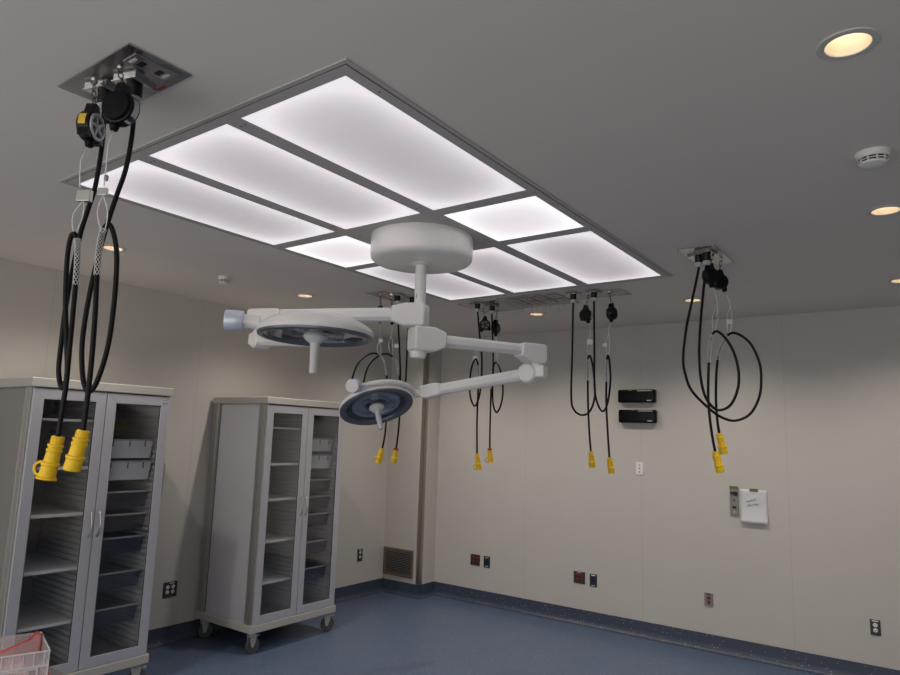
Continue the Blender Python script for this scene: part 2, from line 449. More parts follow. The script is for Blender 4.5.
b.build('screw_heads', M['gap'], la, off=OFF)
S_PAN = .70
for c in range(3):
    for r in range(3):
        x0, x1, y0, y1 = cx[2 * c], cx[2 * c + 1], ry[2 * r], ry[2 * r + 1]
        b = MB().box(x0, x1, y0, y1, HC - .003, HC - .001)
        if c == 1 and r == 1:
            b.build('blank_panel', M['frame'], la, off=OFF); continue
        if r == 1: m = diffuser_mat('short diffuser', (1.0, .98, 1.0), (.66, .60, .63), 1.3 * S_PAN, x0, x1, y0, y1, .09)
        else: m = diffuser_mat('long diffuser', (.88, .83, .87), (.35, .31, .33), 1.13 * S_PAN, x0, x1, y0, y1, .10)
        b.build('diffuser', m, la, off=OFF)

# ------------------------------------------------------------------ operating lamp
AX, AY = -2.499, 3.089
lamp = thing('operating_lamp', (AX, AY, HC - .014), 'white ceiling-hung operating lamp with two round heads on jointed arms', 'operating lamp')
LO = V((AX, AY, HC - .014)); A0 = V((AX, AY, 0)); Z = V((0, 0, 1))
MB().lathe([(.0, 0.014), (.313, 0.014), (.3135, -.105), (.308, -.128), (.292, -.142), (.26, -.1485), (.05, -.152), (0, -.152)], seg=64).build('canopy', M['white'], lamp, smooth=40)
b = MB().lathe([(.062, -.152), (.062, -.157), (.046, -.162), (.0345, -.164), (.0345, -.41), (0, -.41)], seg=32)
b.build('drop_tube', M['white'], lamp, smooth=40)
b = MB().box(-.003, .003, -.0355, -.034, -.37, -.345); b.build('tube_latch', M['grey'], lamp)

def hub(z0, z1, zc, ang, armh, name):
    d = V((math.cos(ang), math.sin(ang), 0)); n = V((-d.y, d.x, 0)); o = A0 + Z * zc
    a, c = z1 - zc, z0 - zc; h = armh / 2 + .004
    poly = [(-.048, c + .012), (-.04, c), (.085, c), (.155, -h - .006), (.165, -h), (.165, h), (.155, h + .006), (.085, a), (-.04, a), (-.048, a - .012)]
    return MB().prism(poly, o, d, Z, n, -.062, .062).build(name, M['white'], lamp, bevel=.014, off=LO, smooth=40, segs=3)

def bar(p0, p1, w, h, name, parent):
    """eight-sided arm section: flat top, chamfered sides"""
    p0 = V(p0); p1 = V(p1); d = (p1 - p0).normalized(); s = d.cross(Z).normalized(); u = s.cross(d).normalized()
    w2, h2 = w / 2, h / 2
    poly = [(-w2, -h2 * .45), (-w2 * .62, -h2), (w2 * .62, -h2), (w2, -h2 * .45), (w2, h2 * .45), (w2 * .62, h2), (-w2 * .62, h2), (-w2, h2 * .45)]
    return MB().prism(poly, p0, s, u, d, 0, (p1 - p0).length).build(name, M['white'], parent, bevel=.005, off=LO, smooth=30)

# upper arm (towards the left wall) and lower arm (towards the back wall)
ANG1 = math.radians(-157.0); Z1 = 2.577
ANG2 = math.radians(64.5); Z2 = 2.431
d1 = V((math.cos(ANG1), math.sin(ANG1), 0)); d2 = V((math.cos(ANG2), math.sin(ANG2), 0))
hub(2.502, 2.642, Z1, ANG1, .078, 'upper_hub')
hub(2.352, 2.502, Z2, ANG2, .078, 'lower_hub')
MB().lathe([(.05, 2.354), (.05, 2.33), (.044, 2.312), (0, 2.31)], A0, seg=32).build('end_cap', M['white'], lamp, smooth=40, off=LO)
a1 = bar(A0 + Z * Z1 + d1 * .14, A0 + Z * Z1 + d1 * .95, .09, .082, 'upper_extension_arm', lamp)
a2 = bar(A0 + Z * Z2 + d2 * .14, A0 + Z * Z2 + d2 * .75, .085, .070, 'lower_extension_arm', lamp)
def elbow(ang, zc, r0, r1, parent, name):
    d = V((math.cos(ang), math.sin(ang), 0)); n = V((-d.y, d.x, 0)); o = A0 + Z * zc
    poly = [(r0, -.046), (r0 + .02, -.05), (r1 - .11, -.085), (r1 - .02, -.085), (r1, -.07), (r1, .030), (r1 - .012, .043), (r0 + .02, .043), (r0, .036)]
    return MB().prism(poly, o, d, Z, n, -.056, .056).build(name, M['white'], parent, bevel=.016, off=LO, smooth=40, segs=3)
e1 = elbow(ANG1, Z1, .90, 1.125, lamp, 'upper_elbow')
e2 = elbow(ANG2, Z2, .725, .918, lamp, 'lower_elbow')

def spring_arm(J, kp, P, label_name, hl):
    """J pivot under the elbow, P end of the arm at the head; kp radius of the pivot cheeks"""
    d = (P - J).normalized(); dh = V((d.x, d.y, 0)).normalized(); s = dh.cross(Z).normalized()
    b = bar(J + d * .02, P - d * hl, .080, .076, label_name, lamp)
    k = MB().lathe([(0, -.058), (kp - .012, -.058), (kp, -.046), (kp, .046), (kp - .012, .058), (0, .058)], J, s, 36)
    k.build('knuckle', M['white'], b, smooth=40, off=LO)
    kb = MB().obox(J - dh * .078 + Z * .012 + dh * .012, dh, s, Z, .052, .042, .038).build('knuckle_block', M['white'], b, bevel=.008, off=LO, smooth=40)
    # housing at the head end
    u = s.cross(d).normalized()
    if hl > .1:
        poly = [(-hl - .02, -.040), (-.04, -.052), (0, -.034), (0, .038), (-.02, .046), (-hl + .03, .050), (-hl - .02, .038)]
        MB().prism([(x, y * 1.0) for x, y in poly], P, d, u, s, -.047, .047).build('end_housing', M['white'], b, bevel=.012, off=LO, smooth=40, segs=3)
    return b, d, s

def head(center, n, knob_dir, link_dir, R, cable_name, knob_axis=None):
    """n points out of the lens; everything is turned about n"""
    n = n.normalized(); up = -n
    hd = MB().lathe([(R - .012, -.012), (R, -.004), (R + .002, .010), (R - .010, .030), (R - .05, .056), (R - .11, .078), (R - .18, .090), (0, .095)], center, up, 64, ref=knob_dir)
    hd = hd.build(cable_name, M['white'], lamp, smooth=True, off=LO)
    MB().lathe([(R - .001, -.001), (R - .004, -.014), (R - .014, -.019), (R - .040, -.016), (R - .048, -.008), (R - .05, .004)], center, up, 64, ref=knob_dir).build('rim', M['rimblue'], hd, smooth=50, off=LO)
    MB().lathe([(R - .048, -.009), (0, -.011)], center, up, 48, ref=knob_dir).build('lens', M['glass'], hd, off=LO)
    # reflector: stepped bowl behind the lens
    MB().lathe([(R - .049, .004), (R - .052, .046), (R - .10, .05), (R - .102, .05)], center, up, 64, ref=knob_dir).build('reflector_well', M['well'], hd, smooth=25, off=LO)
    MB().lathe([(R - .088, .05), (R - .090, .010), (R - .096, .004), (R - .125, .006), (R - .130, .016), (R - .165, .022), (R - .168, .012), (R - .185, .012)], center, up, 64, ref=knob_dir).build('reflector', M['bowl'], hd, smooth=25, off=LO)
    MB().lathe([(R - .183, .03), (.03, .034), (0, .034)], center, up, 48, ref=knob_dir).build('reflector_center', M['dark'], hd, smooth=25, off=LO)
    for k in range(3):          # struts across the opening
        t = k * 2 * PI / 3 + .5; a, bb = frame_of(n); rd = a * math.cos(t) + bb * math.sin(t)
        MB().obox(center + rd * (.055 + (R - .105) / 2 * .5) - n * .012, rd, n.cross(rd), n, (R - .16) / 2, .012, .005).build('lamp_strut', M['rimblue'], hd, off=LO)
    h = MB().lathe([(.0, -.004), (.052, -.006), (.056, .006), (.05, .016), (.034, .03), (.024, .036), (.021, .048), (.0175, .15), (.0185, .168), (.015, .174), (0, .175)], center + n * .006, n, 28)
    h.build('handle', M['handle'], hd, smooth=40, off=LO)
    # yoke round the edge
    kd = (knob_dir - n * knob_dir.dot(n)).normalized(); ld = (link_dir - n * link_dir.dot(n)).normalized()
    side = n.cross(kd)
    ang = math.acos(max(-1, min(1, kd.dot(ld)))); sg = 1 if ld.dot(side) > 0 else -1
    pts = []
    for i in range(25):
        t = sg * (ang * i / 24); rad = R + .014
        pts.append(center + kd * (rad * math.cos(t)) + side * (rad * math.sin(t)) + up * .034)
    MB().tube(pts, .018, 10, flat=1.0).build('yoke', M['white'], hd, smooth=40, off=LO)
    kc = center + up * .038
    ka = knob_axis if knob_axis else kd
    ko = kc + kd * (R + .058) if not knob_axis else kc + kd * (R + .045) + ka * .0
    MB().lathe([(0, .0), (.03, .0), (.032, .07), (0, .07)], kc + kd * (R - .012) if not knob_axis else ko - ka * .05, ka, 28).build('knob_neck', M['white'], hd, smooth=40, off=LO)
    kn = MB().lathe([(0, 0), (.044, 0), (.0465, .004), (.0465, .072), (.042, .080), (0, .081)], ko, ka, 32).build('knob', M['silver'], hd, smooth=40, off=LO)
    MB().lathe([(0, .0), (.038, .0), (.038, .0015), (0, .002)], ko + ka * .0805, ka, 32).build('knob_face', M['whitep'], kn, off=LO)
    return pts[-1], ld

def cam_dir(px, x, y, z):            # screen right, down, towards the camera -> world
    v = ray(px).normalized(); r = (R_ - v * R_.dot(v)).normalized(); u = r.cross(v)
    return (r * x - u * y - v * z).normalized()

RH = .264
# lower head
c2 = atd((376.5, 406.3), 4.72)
n2 = cam_dir((375, 404), .178, .872, .455)
u1 = cam_dir((375, 404), .98, -.2, 0); u1 = (u1 - n2 * u1.dot(n2)).normalized()
w2 = n2.cross(u1)
if w2.dot(ray((375, 404))) < 0: w2 = -w2            # w2 points away from the camera
k2 = u1 * -.36 - w2 * .93
l2, ld2 = head(c2, n2, k2, u1, RH, 'lower_lamp_head', cam_dir((352, 384), -.30, .05, .95))
P2 = l2 + ld2 * .06
J2 = atd((529, 373.8), ((A0 + Z * Z2 + d2 * .86) - CAM).dot(FW))
s2, sd2, ss2 = spring_arm(J2, .064, P2, 'lower_spring_arm', .15)
MB().tube([P2 - sd2 * .02, P2 * .5 + l2 * .5, l2], .027, 12).build('head_link', M['white'], s2, smooth=True, off=LO)
# upper head
c1 = atd((315.7, 334.5), 3.06)
n1 = cam_dir((316, 334), -.07, .98, .165)
v1 = cam_dir((316, 334), -.998, -.07, 0); v1 = (v1 - n1 * v1.dot(n1)).normalized()
w1 = n1.cross(v1)
if w1.dot(ray((316, 334))) < 0: w1 = -w1
l1, ld1 = head(c1, n1, v1, v1 * -.37 + w1 * .93, RH, 'upper_lamp_head')
J1 = atd((261, 340), ((A0 + Z * Z1 + d1 * 1.04) - CAM).dot(FW)) 
P1 = l1 + ld1 * .06
s1, sd1, ss1 = spring_arm(J1, .058, P1, 'upper_spring_arm', .05)
MB().tube([P1 - sd1 * .02, P1 * .5 + l1 * .5, l1], .02, 10).build('head_link', M['white'], s1, smooth=True, off=LO)
# pivots that drop from the elbows to the spring arms
for J, d, r, z0, zz, par in ((J1, d1, 1.05, Z1 - .07, J1.z, e1), (J2, d2, .868, Z2 - .07, J2.z, e2)):
    q = A0 + d * r
    MB().cyl(V((q.x, q.y, z0 + .01)), V((q.x, q.y, zz - .02)), .042, seg=24).build('pivot', M['white'], par, smooth=40, off=LO)

# ------------------------------------------------------------------ cabinets
CW, CD, CH = .992, .776, 2.152
def grooved_post(b, x0, x1, y0, y1, z0, z1, side):
    """post with upright grooves: a core and three ribs that stand proud on the outside"""
    g = .011
    b.box(x0, x1, y0 + (g if side < 0 else 0), y1 - (g if side > 0 else 0), z0, z1)
    w = x1 - x0; yo = (y0, y0 + g) if side < 0 else (y1 - g, y1)
    for a, c in ((0, .14), (.20, .34), (.42, .92)): b.box(x0 + w * a, x0 + w * c, yo[0], yo[1], z0, z1)

def ridge_panel(y, nrm, x0, x1, z0, z1, pitch=.0405, depth=.020, th=.006):
    """liner with moulded runners: sawtooth ribs facing nrm (+1/-1 in y)"""
    b = MB(); n = int((z1 - z0) / pitch); prof = [(0, z0)]
    for k in range(n):
        z = z0 + k * pitch
        prof += [(th, z + .002), (th, z + pitch * .40), (th + depth, z + pitch * .44), (th + depth, z + pitch * .80), (th, z + pitch * .92)]
    prof += [(th, z1), (0, z1)]
    b.prism([(p[0] * nrm, p[1]) for p in prof], V((0, y, 0)), V((0, 1, 0)), Z, V((1, 0, 0)), x0, x1)
    return b

def cabinet(fx, fy, th, lab, badge, side_mat):
    """fx, fy: floor point below the front corner nearest the camera; front looks to +x"""
    c = V((fx, fy, 0)) + Matrix.Rotation(th, 3, 'Z') @ V((-CD / 2, CW / 2, 0))
    root = thing('storage_cabinet', c, lab, 'cabinet', 'supply cabinets along the left wall', th)
    xf, xb, y0, y1 = CD / 2, -CD / 2, -CW / 2, CW / 2
    zb0, zb1, zt0 = .171, .233, 2.091
    MB().box(xb, xf, y0, y1, zt0, CH).build('top_cap', M['cap'], root, bevel=.005)
    MB().box(xb, xf, y0, y1, zb0, zb1).build('base_frame', M['cap'], root, bevel=.004)
    ins = .012
    ya, yb = y0 + ins, y1 - ins
    for (xa, xc) in ((xf - .118, xf - .026), (xb + .008, xb + .098)):
        for s in (-1, 1):
            b = MB(); w = .03
            grooved_post(b, xa, xc, ya if s < 0 else yb - w, ya + w if s < 0 else yb, zb1, zt0, s)
            b.build('corner_post', M['alu'], root, bevel=.002)
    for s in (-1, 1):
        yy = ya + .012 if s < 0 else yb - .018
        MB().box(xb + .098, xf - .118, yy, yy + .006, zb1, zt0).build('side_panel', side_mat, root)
    for s in (-1, 1):
        yy = (ya + .0105, ya + .0122) if s < 0 else (yb - .0122, yb - .0105)
        for xx in (xb + .100, xf - .127): MB().box(xx, xx + .007, yy[0], yy[1], zb1, zt0).build('seam_shade', M['blackp'], root)  # black strips stand in for the shade in the panel seams
    MB().box(xb + .012, xb + .02, ya + .03, yb - .03, zb1, zt0).build('back_panel', M['inside'], root)
    MB().box(xb + .02, xf - .05, ya + .012, yb - .012, zt0 - .012, zt0).build('ceiling_liner', M['inside'], root)
    # middle partition and the runner liners
    MB().box(xb + .02, xf - .05, -.009, .009, zb1, zt0 - .012).build('partition', M['inside'], root)
    for y, nrm in ((ya + .03, 1), (-.009, -1), (.009, 1), (yb - .03, -1)):
        ridge_panel(y, nrm, xb + .025, xf - .06, zb1, zt0 - .012).build('runner_panel', M['rail'], root, smooth=20)
    for z in (1.892, 1.568, 1.258, .90, .555):
        MB().box(xb + .025, xf - .065, ya + .037, -.016, z - .018, z).build('shelf', M['shelf'], root, bevel=.002)
    # doors
    dz0, dz1 = zb1 + .004, zt0 - .009
    for k, (da, db) in enumerate(((ya + .008, -.003), (.003, yb - .008))):
        fw = .068; x1 = xf - .006; x0 = x1 - .02
        prof = []
        b = MB()
        O = [(da, dz0), (db, dz0), (db, dz1), (da, dz1)]; I = [(da + fw, dz0 + fw), (db - fw, dz0 + fw), (db - fw, dz1 - fw), (da + fw, dz1 - fw)]
        for i in range(4):        # four mitred lengths
            j = (i + 1) % 4; q = [O[i], O[j], I[j], I[i]]
            b.prism(q, V((0, 0, 0)), V((0, 1, 0)), Z, V((1, 0, 0)), x0, x1)
        d = b.build('door', M['alu_door'], root, bevel=.0022)
        MB().box(x0 + .008, x0 + .013, da + fw - .006, db - fw + .006, dz0 + fw - .006, dz1 - fw + .006).build('glass_pane', M['glass'], d)
        g = MB()
        for (q0, q1, r0, r1) in ((da + fw, db - fw, dz0 + fw, dz0 + fw + .004), (da + fw, db - fw, dz1 - fw - .004, dz1 - fw), (da + fw, da + fw + .004, dz0 + fw, dz1 - fw), (db - fw - .004, db - fw, dz0 + fw, dz1 - fw)):
            g.box(x0 + .012, x0 + .016, q0, q1, r0, r1)
        g.build('gasket', M['blackp'], d)
        yh = db - .026 if k == 0 else da + .026
        pts = [V((x1 - .002, yh, 1.27))] + [V((x1 + .034 * math.sin(PI * i / 10) ** .85, yh, 1.27 - .17 * i / 10)) for i in range(1, 10)] + [V((x1 - .002, yh, 1.10))]
        MB().tube(pts, .0055, 8).build('handle', M['steel'], d, smooth=True)
        if badge and k == 1:
            bd = MB().box(x1, x1 + .0015, db - .055, db - .014, dz1 - .05, dz1 - .024).build('badge', M['badge'], d)
            t_ = MB()
            for q in range(5): t_.box(x1 + .0015, x1 + .002, db - .051 + q * .0072, db - .046 + q * .0072, dz1 - .041, dz1 - .032)
            t_.build('badge_lettering', M['whitep'], d)
    MB().box(xf - .05, xf - .032, -.012, .012, zb1, zt0).build('centre_stile', M['alu'], root)
    # casters
    for sx in (-1, 1):
        for sy in (-1, 1):
            cxp, cyp = sx * (CD / 2 - .06), sy * (CW / 2 - .06); a = .12 if sx > 0 else .5
            cd = V((math.sin(a) * .6, math.cos(a), 0)).normalized() if sy < 0 else V((.45, .9, 0)).normalized()
            sd = V((-cd.y, cd.x, 0)); wcn = V((cxp, cyp, .064)) + cd * .012
            ks = MB().cyl((cxp, cyp, zb0), (cxp, cyp, zb0 - .02), .036, .03, 20)
            for q in (-1, 1):
                ks.prism([(-.034, .152), (-.014, .06), (-.008, .05), (.010, .05), (.03, .10), (.036, .152)], V((cxp, cyp, 0)), cd, Z, sd, q * .022 - .003, q * .022 + .003)
            ks.obox(V((cxp, cyp, .150)), cd, sd, Z, .034, .024, .004)
            ks.obox(V((cxp, cyp, .138)) + cd * .045, cd, sd, Z, .026, .02, .004)
            cst = ks.build('caster', M['grey'], root, bevel=.002)
            MB().lathe([(0, -.015), (.03, -.015), (.034, -.011), (.05, -.013), (.060, -.014), (.064, -.008), (.064, .008), (.060, .014), (.05, .013), (.034, .011), (.03, .015), (0, .015)], wcn, sd, 32).build('wheel', M['tread'], cst, smooth=40)
    for s in (-1, 1):           # push bar on each side
        yy = s * (CW / 2 - ins); pts = [V((xf - .07, yy, 1.60)), V((xf - .07, yy + s * .028, 1.585)), V((xf - .07, yy + s * .034, 1.56)), V((xf - .07, yy + s * .034, 1.36)), V((xf - .07, yy + s * .028, 1.335)), V((xf - .07, yy, 1.32))]
        if s > 0: MB().tube(spline(pts, 5), .008, 8).build('push_bar', M['steel'], root, smooth=True)
    return root, c
def in_cab(c, th, p): return c + Matrix.Rotation(th, 3, 'Z') @ V(p)

def tray(c, th, z0, z1, mat, label, clear=False):
    ya, yb = .04, CW / 2 - .068
    yc = (ya + yb) / 2; xf, xb = CD / 2 - .075, -CD / 2 + .05; xc = (xf + xb) / 2
    root = thing('clear_tray' if clear else 'storage_tray', in_cab(c, th, (xc, yc, z0)), label, 'tray', 'trays in the right bays of the cabinets', th)
    hx, hy, h = (xf - xb) / 2, (yb - ya) / 2, z1 - z0; tp = .018
    b = MB(); T = .003
    def ringv(ix, iy, z): return [(-ix, -iy, z), (ix, -iy, z), (ix, iy, z), (-ix, iy, z)]
    lv = ringv(hx - tp, hy - tp - .006, 0) + ringv(hx - .004, hy - .012, h - .012) + ringv(hx - .004 - T, hy - .012 - T, h - .012) + ringv(hx - tp - T, hy - tp - .006 - T, T)
    fs = [(0, 1, 2, 3)]
    for q in range(3):
        for i in range(4): fs.append((q * 4 + i, q * 4 + (i + 1) % 4, (q + 1) * 4 + (i + 1) % 4, (q + 1) * 4 + i))
    fs.append((12, 13, 14, 15)); b.add(lv, fs)
    b.build('bin', mat, root)
    r = MB(); w = .010
    r.box(-hx, hx, -hy, -hy + w, h - .012, h).box(-hx, hx, hy - w, hy, h - .012, h).box(-hx, -hx + w, -hy + w, hy - w, h - .012, h).box(hx - w, hx, -hy + w, hy - w, h - .012, h)
    r.build('rim', M['grey'], root, bevel=.002)
    if not clear:
        s = MB()
        for f in (-.62, 0.02, .62): s.box(hx - .0065, hx - .003, f * hy - .003, f * hy + .003, h - .052, h - .012)
        s.build('label_slot', M['blackp'], root)
    return root

TH1, TH2 = -.008, .016
cab1, cc1 = cabinet(-4.728, 1.894, TH1, 'glass-door supply cabinet at the left edge, behind the nearest hanging cords', True, M['side_dim'])
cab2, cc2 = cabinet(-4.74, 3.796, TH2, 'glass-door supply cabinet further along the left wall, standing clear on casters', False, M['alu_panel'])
tray(cc1, TH1, 1.625, 1.762, M['tray'], 'upper grey tray in the right bay of the nearer cabinet')
tray(cc1, TH1, 1.468, 1.606, M['tray'], 'lower grey tray in the right bay of the nearer cabinet')
tray(cc2, TH2, 1.676, 1.80, M['tray'], 'upper grey tray in the right bay of the farther cabinet')
tray(cc2, TH2, 1.514, 1.645, M['tray'], 'lower grey tray in the right bay of the farther cabinet')
for nm, c, th, zz in (('nearer', cc1, TH1, (1.275, 1.115, .953, .712, .472)), ('farther', cc2, TH2, (1.30, 1.14, .98, .73, .49))):
    for w, z in zip(('topmost', 'second', 'third', 'fourth', 'lowest'), zz):
        tray(c, th, z - .005, z + .115, M['smoke'], '%s see-through dark tray under the grey trays of the %s cabinet' % (w, nm), True)

# ------------------------------------------------------------------ cords, balancers and ceiling plates
def chain(b, p0, p1, n=None):
    L = (p1 - p0).length; n = n or max(2, int(L / .026)); d = (p1 - p0) / L
    a, c = frame_of(d)
    for i in range(n):
        m = p0 + d * (L * (i + .5) / n); q = a if i % 2 else c
        h = L / n * .62; w = .0075
        pts = []
        for k in range(12):
            t = 2 * PI * k / 12; pts.append(m + d * (h * math.cos(t)) + q * (w * math.sin(t)))
        b.tube(pts, .0021, 5, closed=True)

def balancer(eye, centre, exit_px_pts, axis, r, label, style, group='cord balancers under the ceiling', bright=False):
    """spring balancer: chain, round housing, open spoked drum or closed cover, wire with clip down to the cord grip"""
    root = thing('cord_balancer', eye, label, 'cord balancer', group)
    axis = axis.normalized(); dn = V((0, 0, -1)); lat = axis.cross(Z).normalized()
    top = centre + Z * (r + .028)
    b = MB(); b.ring(eye + V((0, 0, -.008)), lat, .010, .0026, 14, 5); chain(b, eye + V((0, 0, -.016)), top); b.build('hook_chain', M['chain'], root, smooth=True, off=eye)
    t = .030
    h = MB().lathe([(0, -t), (r * .86, -t), (r, -t * .72), (r, t * .5), (r * .93, t * .62), (r * .9, t * .62)], centre, axis, 36)
    h.prism([(-.012, r + .03), (.012, r + .03), (.026, r * .8), (-.026, r * .8)], centre, lat, Z, axis, -.02, .014)
    lg = 1.0 if style == 'spoke' else .55
    h.obox(centre - lat * (r * .75) + dn * (r * .72), lat, axis, Z, .013 * lg, .018 * lg, .013 * lg)
    h.obox(centre + lat * (r * .75) + dn * (r * .72), lat, axis, Z, .013 * lg, .018 * lg, .013 * lg)
    hs = h.build('housing', M['blackp'], root, smooth=40, bevel=.002, off=eye)
    if style == 'spoke':
        w = MB().lathe([(r * .9, t * .5), (r * .9, t * .8), (r * .74, t * .86), (r * .72, t * .5)], centre, axis, 36)
        for k in range(5):
            a = k * 2 * PI / 5; rd = lat * math.cos(a) + Z * math.sin(a)
            w.obox(centre + rd * (r * .42) + axis * (t * .62), rd, axis.cross(rd), axis, r * .36, r * .085, t * .16)
        w.lathe([(0, t * .95), (r * .17, t * .95), (r * .2, t * .5)], centre, axis, 20)
        w.build('drum', M['spoke' if bright else 'blackp'], root, smooth=40, off=eye)
        MB().lathe([(r * .74, t * .42), (0, t * .42)], centre, axis, 30).build('drum_hollow', M['dark' if bright else 'grey'], root, off=eye)
    else:
        MB().lathe([(r * .9, t * .62), (r * .84, t * 1.0), (r * .3, t * 1.12), (0, t * 1.12)], centre, axis, 36).build('cover', M['rubber'], root, smooth=40, off=eye)
    if style != 'spoke':
        a0 = PI * .55
        MB().lathe([(r + .0008, -t * .5), (r + .0012, -t * .5), (r + .0012, t * .3), (r + .0008, t * .3)], centre, axis, 14, a0=0, a1=PI * .5, ref=(lat * -.5 - Z)).build('maker_label', M['greylabel'], root, off=eye)
    else:
        lf = lat if lat.dot(centre - CAM) < 0 else -lat
        sg = 1 if axis.cross(lf).z > 0 else -1; q = r + .0015; a0, a1 = sorted((-.22 * sg, .55 * sg))
        MB().lathe([(r - .001, -t * .6), (q, -t * .6), (q, t * .2), (r - .001, t * .2)], centre, axis, 10, a0=a0, a1=a1, ref=lf).build('maker_label', M['yellowlabel' if bright else 'blackp'], root, off=eye)
    pts = list(exit_px_pts); sd_ = pts[0] - centre; sd_ = (sd_ - axis * sd_.dot(axis)).normalized(); pts[0] = centre + sd_ * (r + .007)
    st0 = MB().obox(centre + sd_ * (r - .004), sd_, axis.cross(sd_), axis, .010, .010, .012)
    st = st0.lathe([(0, .016), (.012, .014), (.0165, 0), (.012, -.014), (0, -.016)], pts[0], Z, 16)
    st.build('cord_stop', M['rubber'], root, smooth=True, off=eye)
    wr = MB().tube(pts, .0021, 6)
    wr.build('wire', M['wire'], root, smooth=True, off=eye)
    return root

def clip(root, eye, p, ax, mat='wire', s=1.0):
    a, c = frame_of(FH)
    MB().obox(p, ax, FH, Z, .014 * s, .006 * s, .012 * s).build('wire_clip', M[mat], root, off=eye, bevel=.002)

def cord(plug_top, path, grip_i, conn_end, label, group, plug_r=.024, r=.0082, conn_red=False, cap_loop=False, bail=None, clen=.122):
    """path: world points from plug to connector; grip_i: index of the point where the loop is held up"""
    root = thing('power_cord', plug_top, label, 'power cord', group)
    p0 = path[0]; d = (path[1] - path[0]).normalized()
    pg = MB().lathe([(0, 0), (plug_r, 0), (plug_r, -.052), (plug_r * .9, -.056), (0, -.056)], plug_top, Z, 24)
    pl = pg.build('plug', M['blackp'], root, smooth=40, off=plug_top)
    MB().lathe([(plug_r * .9, -.056), (plug_r * .98, -.058), (plug_r * .98, -.078), (plug_r * .6, -.084), (0, -.084)], plug_top, Z, 24).build('collar', M['greylabel'], pl, smooth=40, off=plug_top)
    full = [plug_top + V((0, 0, -.08))] + list(path)
    sp = spline(full, 8)
    MB().tube(sp, r, 10).build('cable', M['cord'], root, smooth=True, off=plug_top)
    # woven wire grip on the cord just below the held point, with the bail up to the balancer
    i0 = (grip_i + 1) * 8; seg = sp[i0 - 2:]; acc = 0; gp = [seg[0]]
    for a, b_ in zip(seg, seg[1:]):
        acc += (b_ - a).length; gp.append(b_)
        if acc > .16: break
    gr = MB()
    for k in range(6):
        for sgn in (-1, 1):
            if k % 2 and sgn > 0: pass
            pts = []
            N = 30
            for q in range(N + 1):
                t = q / N * (len(gp) - 1); i = min(int(t), len(gp) - 2); c = gp[i].lerp(gp[i + 1], t - i)
                dd = (gp[i + 1] - gp[i]).normalized(); a_, b2 = frame_of(dd)
                an = sgn * q / N * 2 * PI * 2.0 + k * PI / 3
                pts.append(c + a_ * ((r + .0012) * math.cos(an)) + b2 * ((r + .0012) * math.sin(an)))
            gr.tube(pts, .0010, 4)
    if bail:
        for s in (-1, 1):
            q = [bail[0]] + [b_ + R_ * (s * .017) for b_ in bail[1:-1]] + [bail[-1] + R_ * (s * .006)]
            gr.tube(spline(q, 5), .0019, 5)
    gr.build('wire_grip', M['wire'], root, smooth=True, off=plug_top)
    # yellow locking connector
    ce = onp(conn_end, path[-1]); cd = (ce - path[-1]).normalized(); o = path[-1] - cd * .012
    L = ((ce - path[-1]).length + .012) / .122
    prof = [(0, 0), (.0175, 0), (.0182, .003), (.0182, .022), (.0195, .023), (.0235, .025), (.0235, .031), (.0205, .033), (.0205, .037), (.0235, .039), (.0235, .045), (.021, .047), (.0225, .076), (.0275, .079), (.0275, .086), (.0238, .089), (.0255, .118), (.024, .122), (.017, .122), (.015, .115), (0, .115)]
    prof = [(a * 1.02, h * L) for a, h in prof]
    cn = MB().lathe(prof, o, cd, 28)
    a_, b2 = frame_of(cd)
    for k in range(14):
        t = 2 * PI * k / 14; rd = a_ * math.cos(t) + b2 * math.sin(t)
        cn.obox(o + rd * .0188 + cd * .012, rd, cd.cross(rd), cd, .001, .0014, .009)
    cn = cn.build('connector', M['yellow'], root, smooth=35, off=plug_top)
    if conn_red:
        MB().lathe([(.0195, -.004), (.0205, -.003), (.0205, .014), (.0195, .015)], o, cd, 24).build('red_collar', M['red'], cn, smooth=40, off=plug_top)
    if cap_loop:
        side = -R_; side = (side - cd * side.dot(cd)).normalized()
        pts = []
        for q in range(13):
            t = PI * q / 12; pts.append(o + cd * (.1 * L + .022 * -math.cos(t)) + side * (.024 + .024 * math.sin(t)))
        lp = MB().tube(pts, .0045, 8); lp.lathe([(0, .121 * L), (.031, .121 * L), (.031, .127 * L), (0, .128 * L)], o, cd, 24)
        lp.build('cap_strap', M['yellow'], cn, smooth=True, off=plug_top)
    return root

def axis_at(px, r, t):
    v = ray(px); v = V((v.x, v.y, 0)).normalized(); rt = V((v.y, -v.x, 0))
    return (rt * r - v * t).normalized()

def px_path(pxs, p_start, p_end, wob=0):
    """picture points taken to upright planes that run from the plug's to the hook's"""
    n = len(pxs); out = []
    for i, p in enumerate(pxs):
        t = i / (n - 1); t = t * t * (3 - 2 * t)
        q = p_start.lerp(p_end, t) + FH * (wob * math.sin(PI * i / (n - 1)))
        out.append(onp(p, q))
    return out

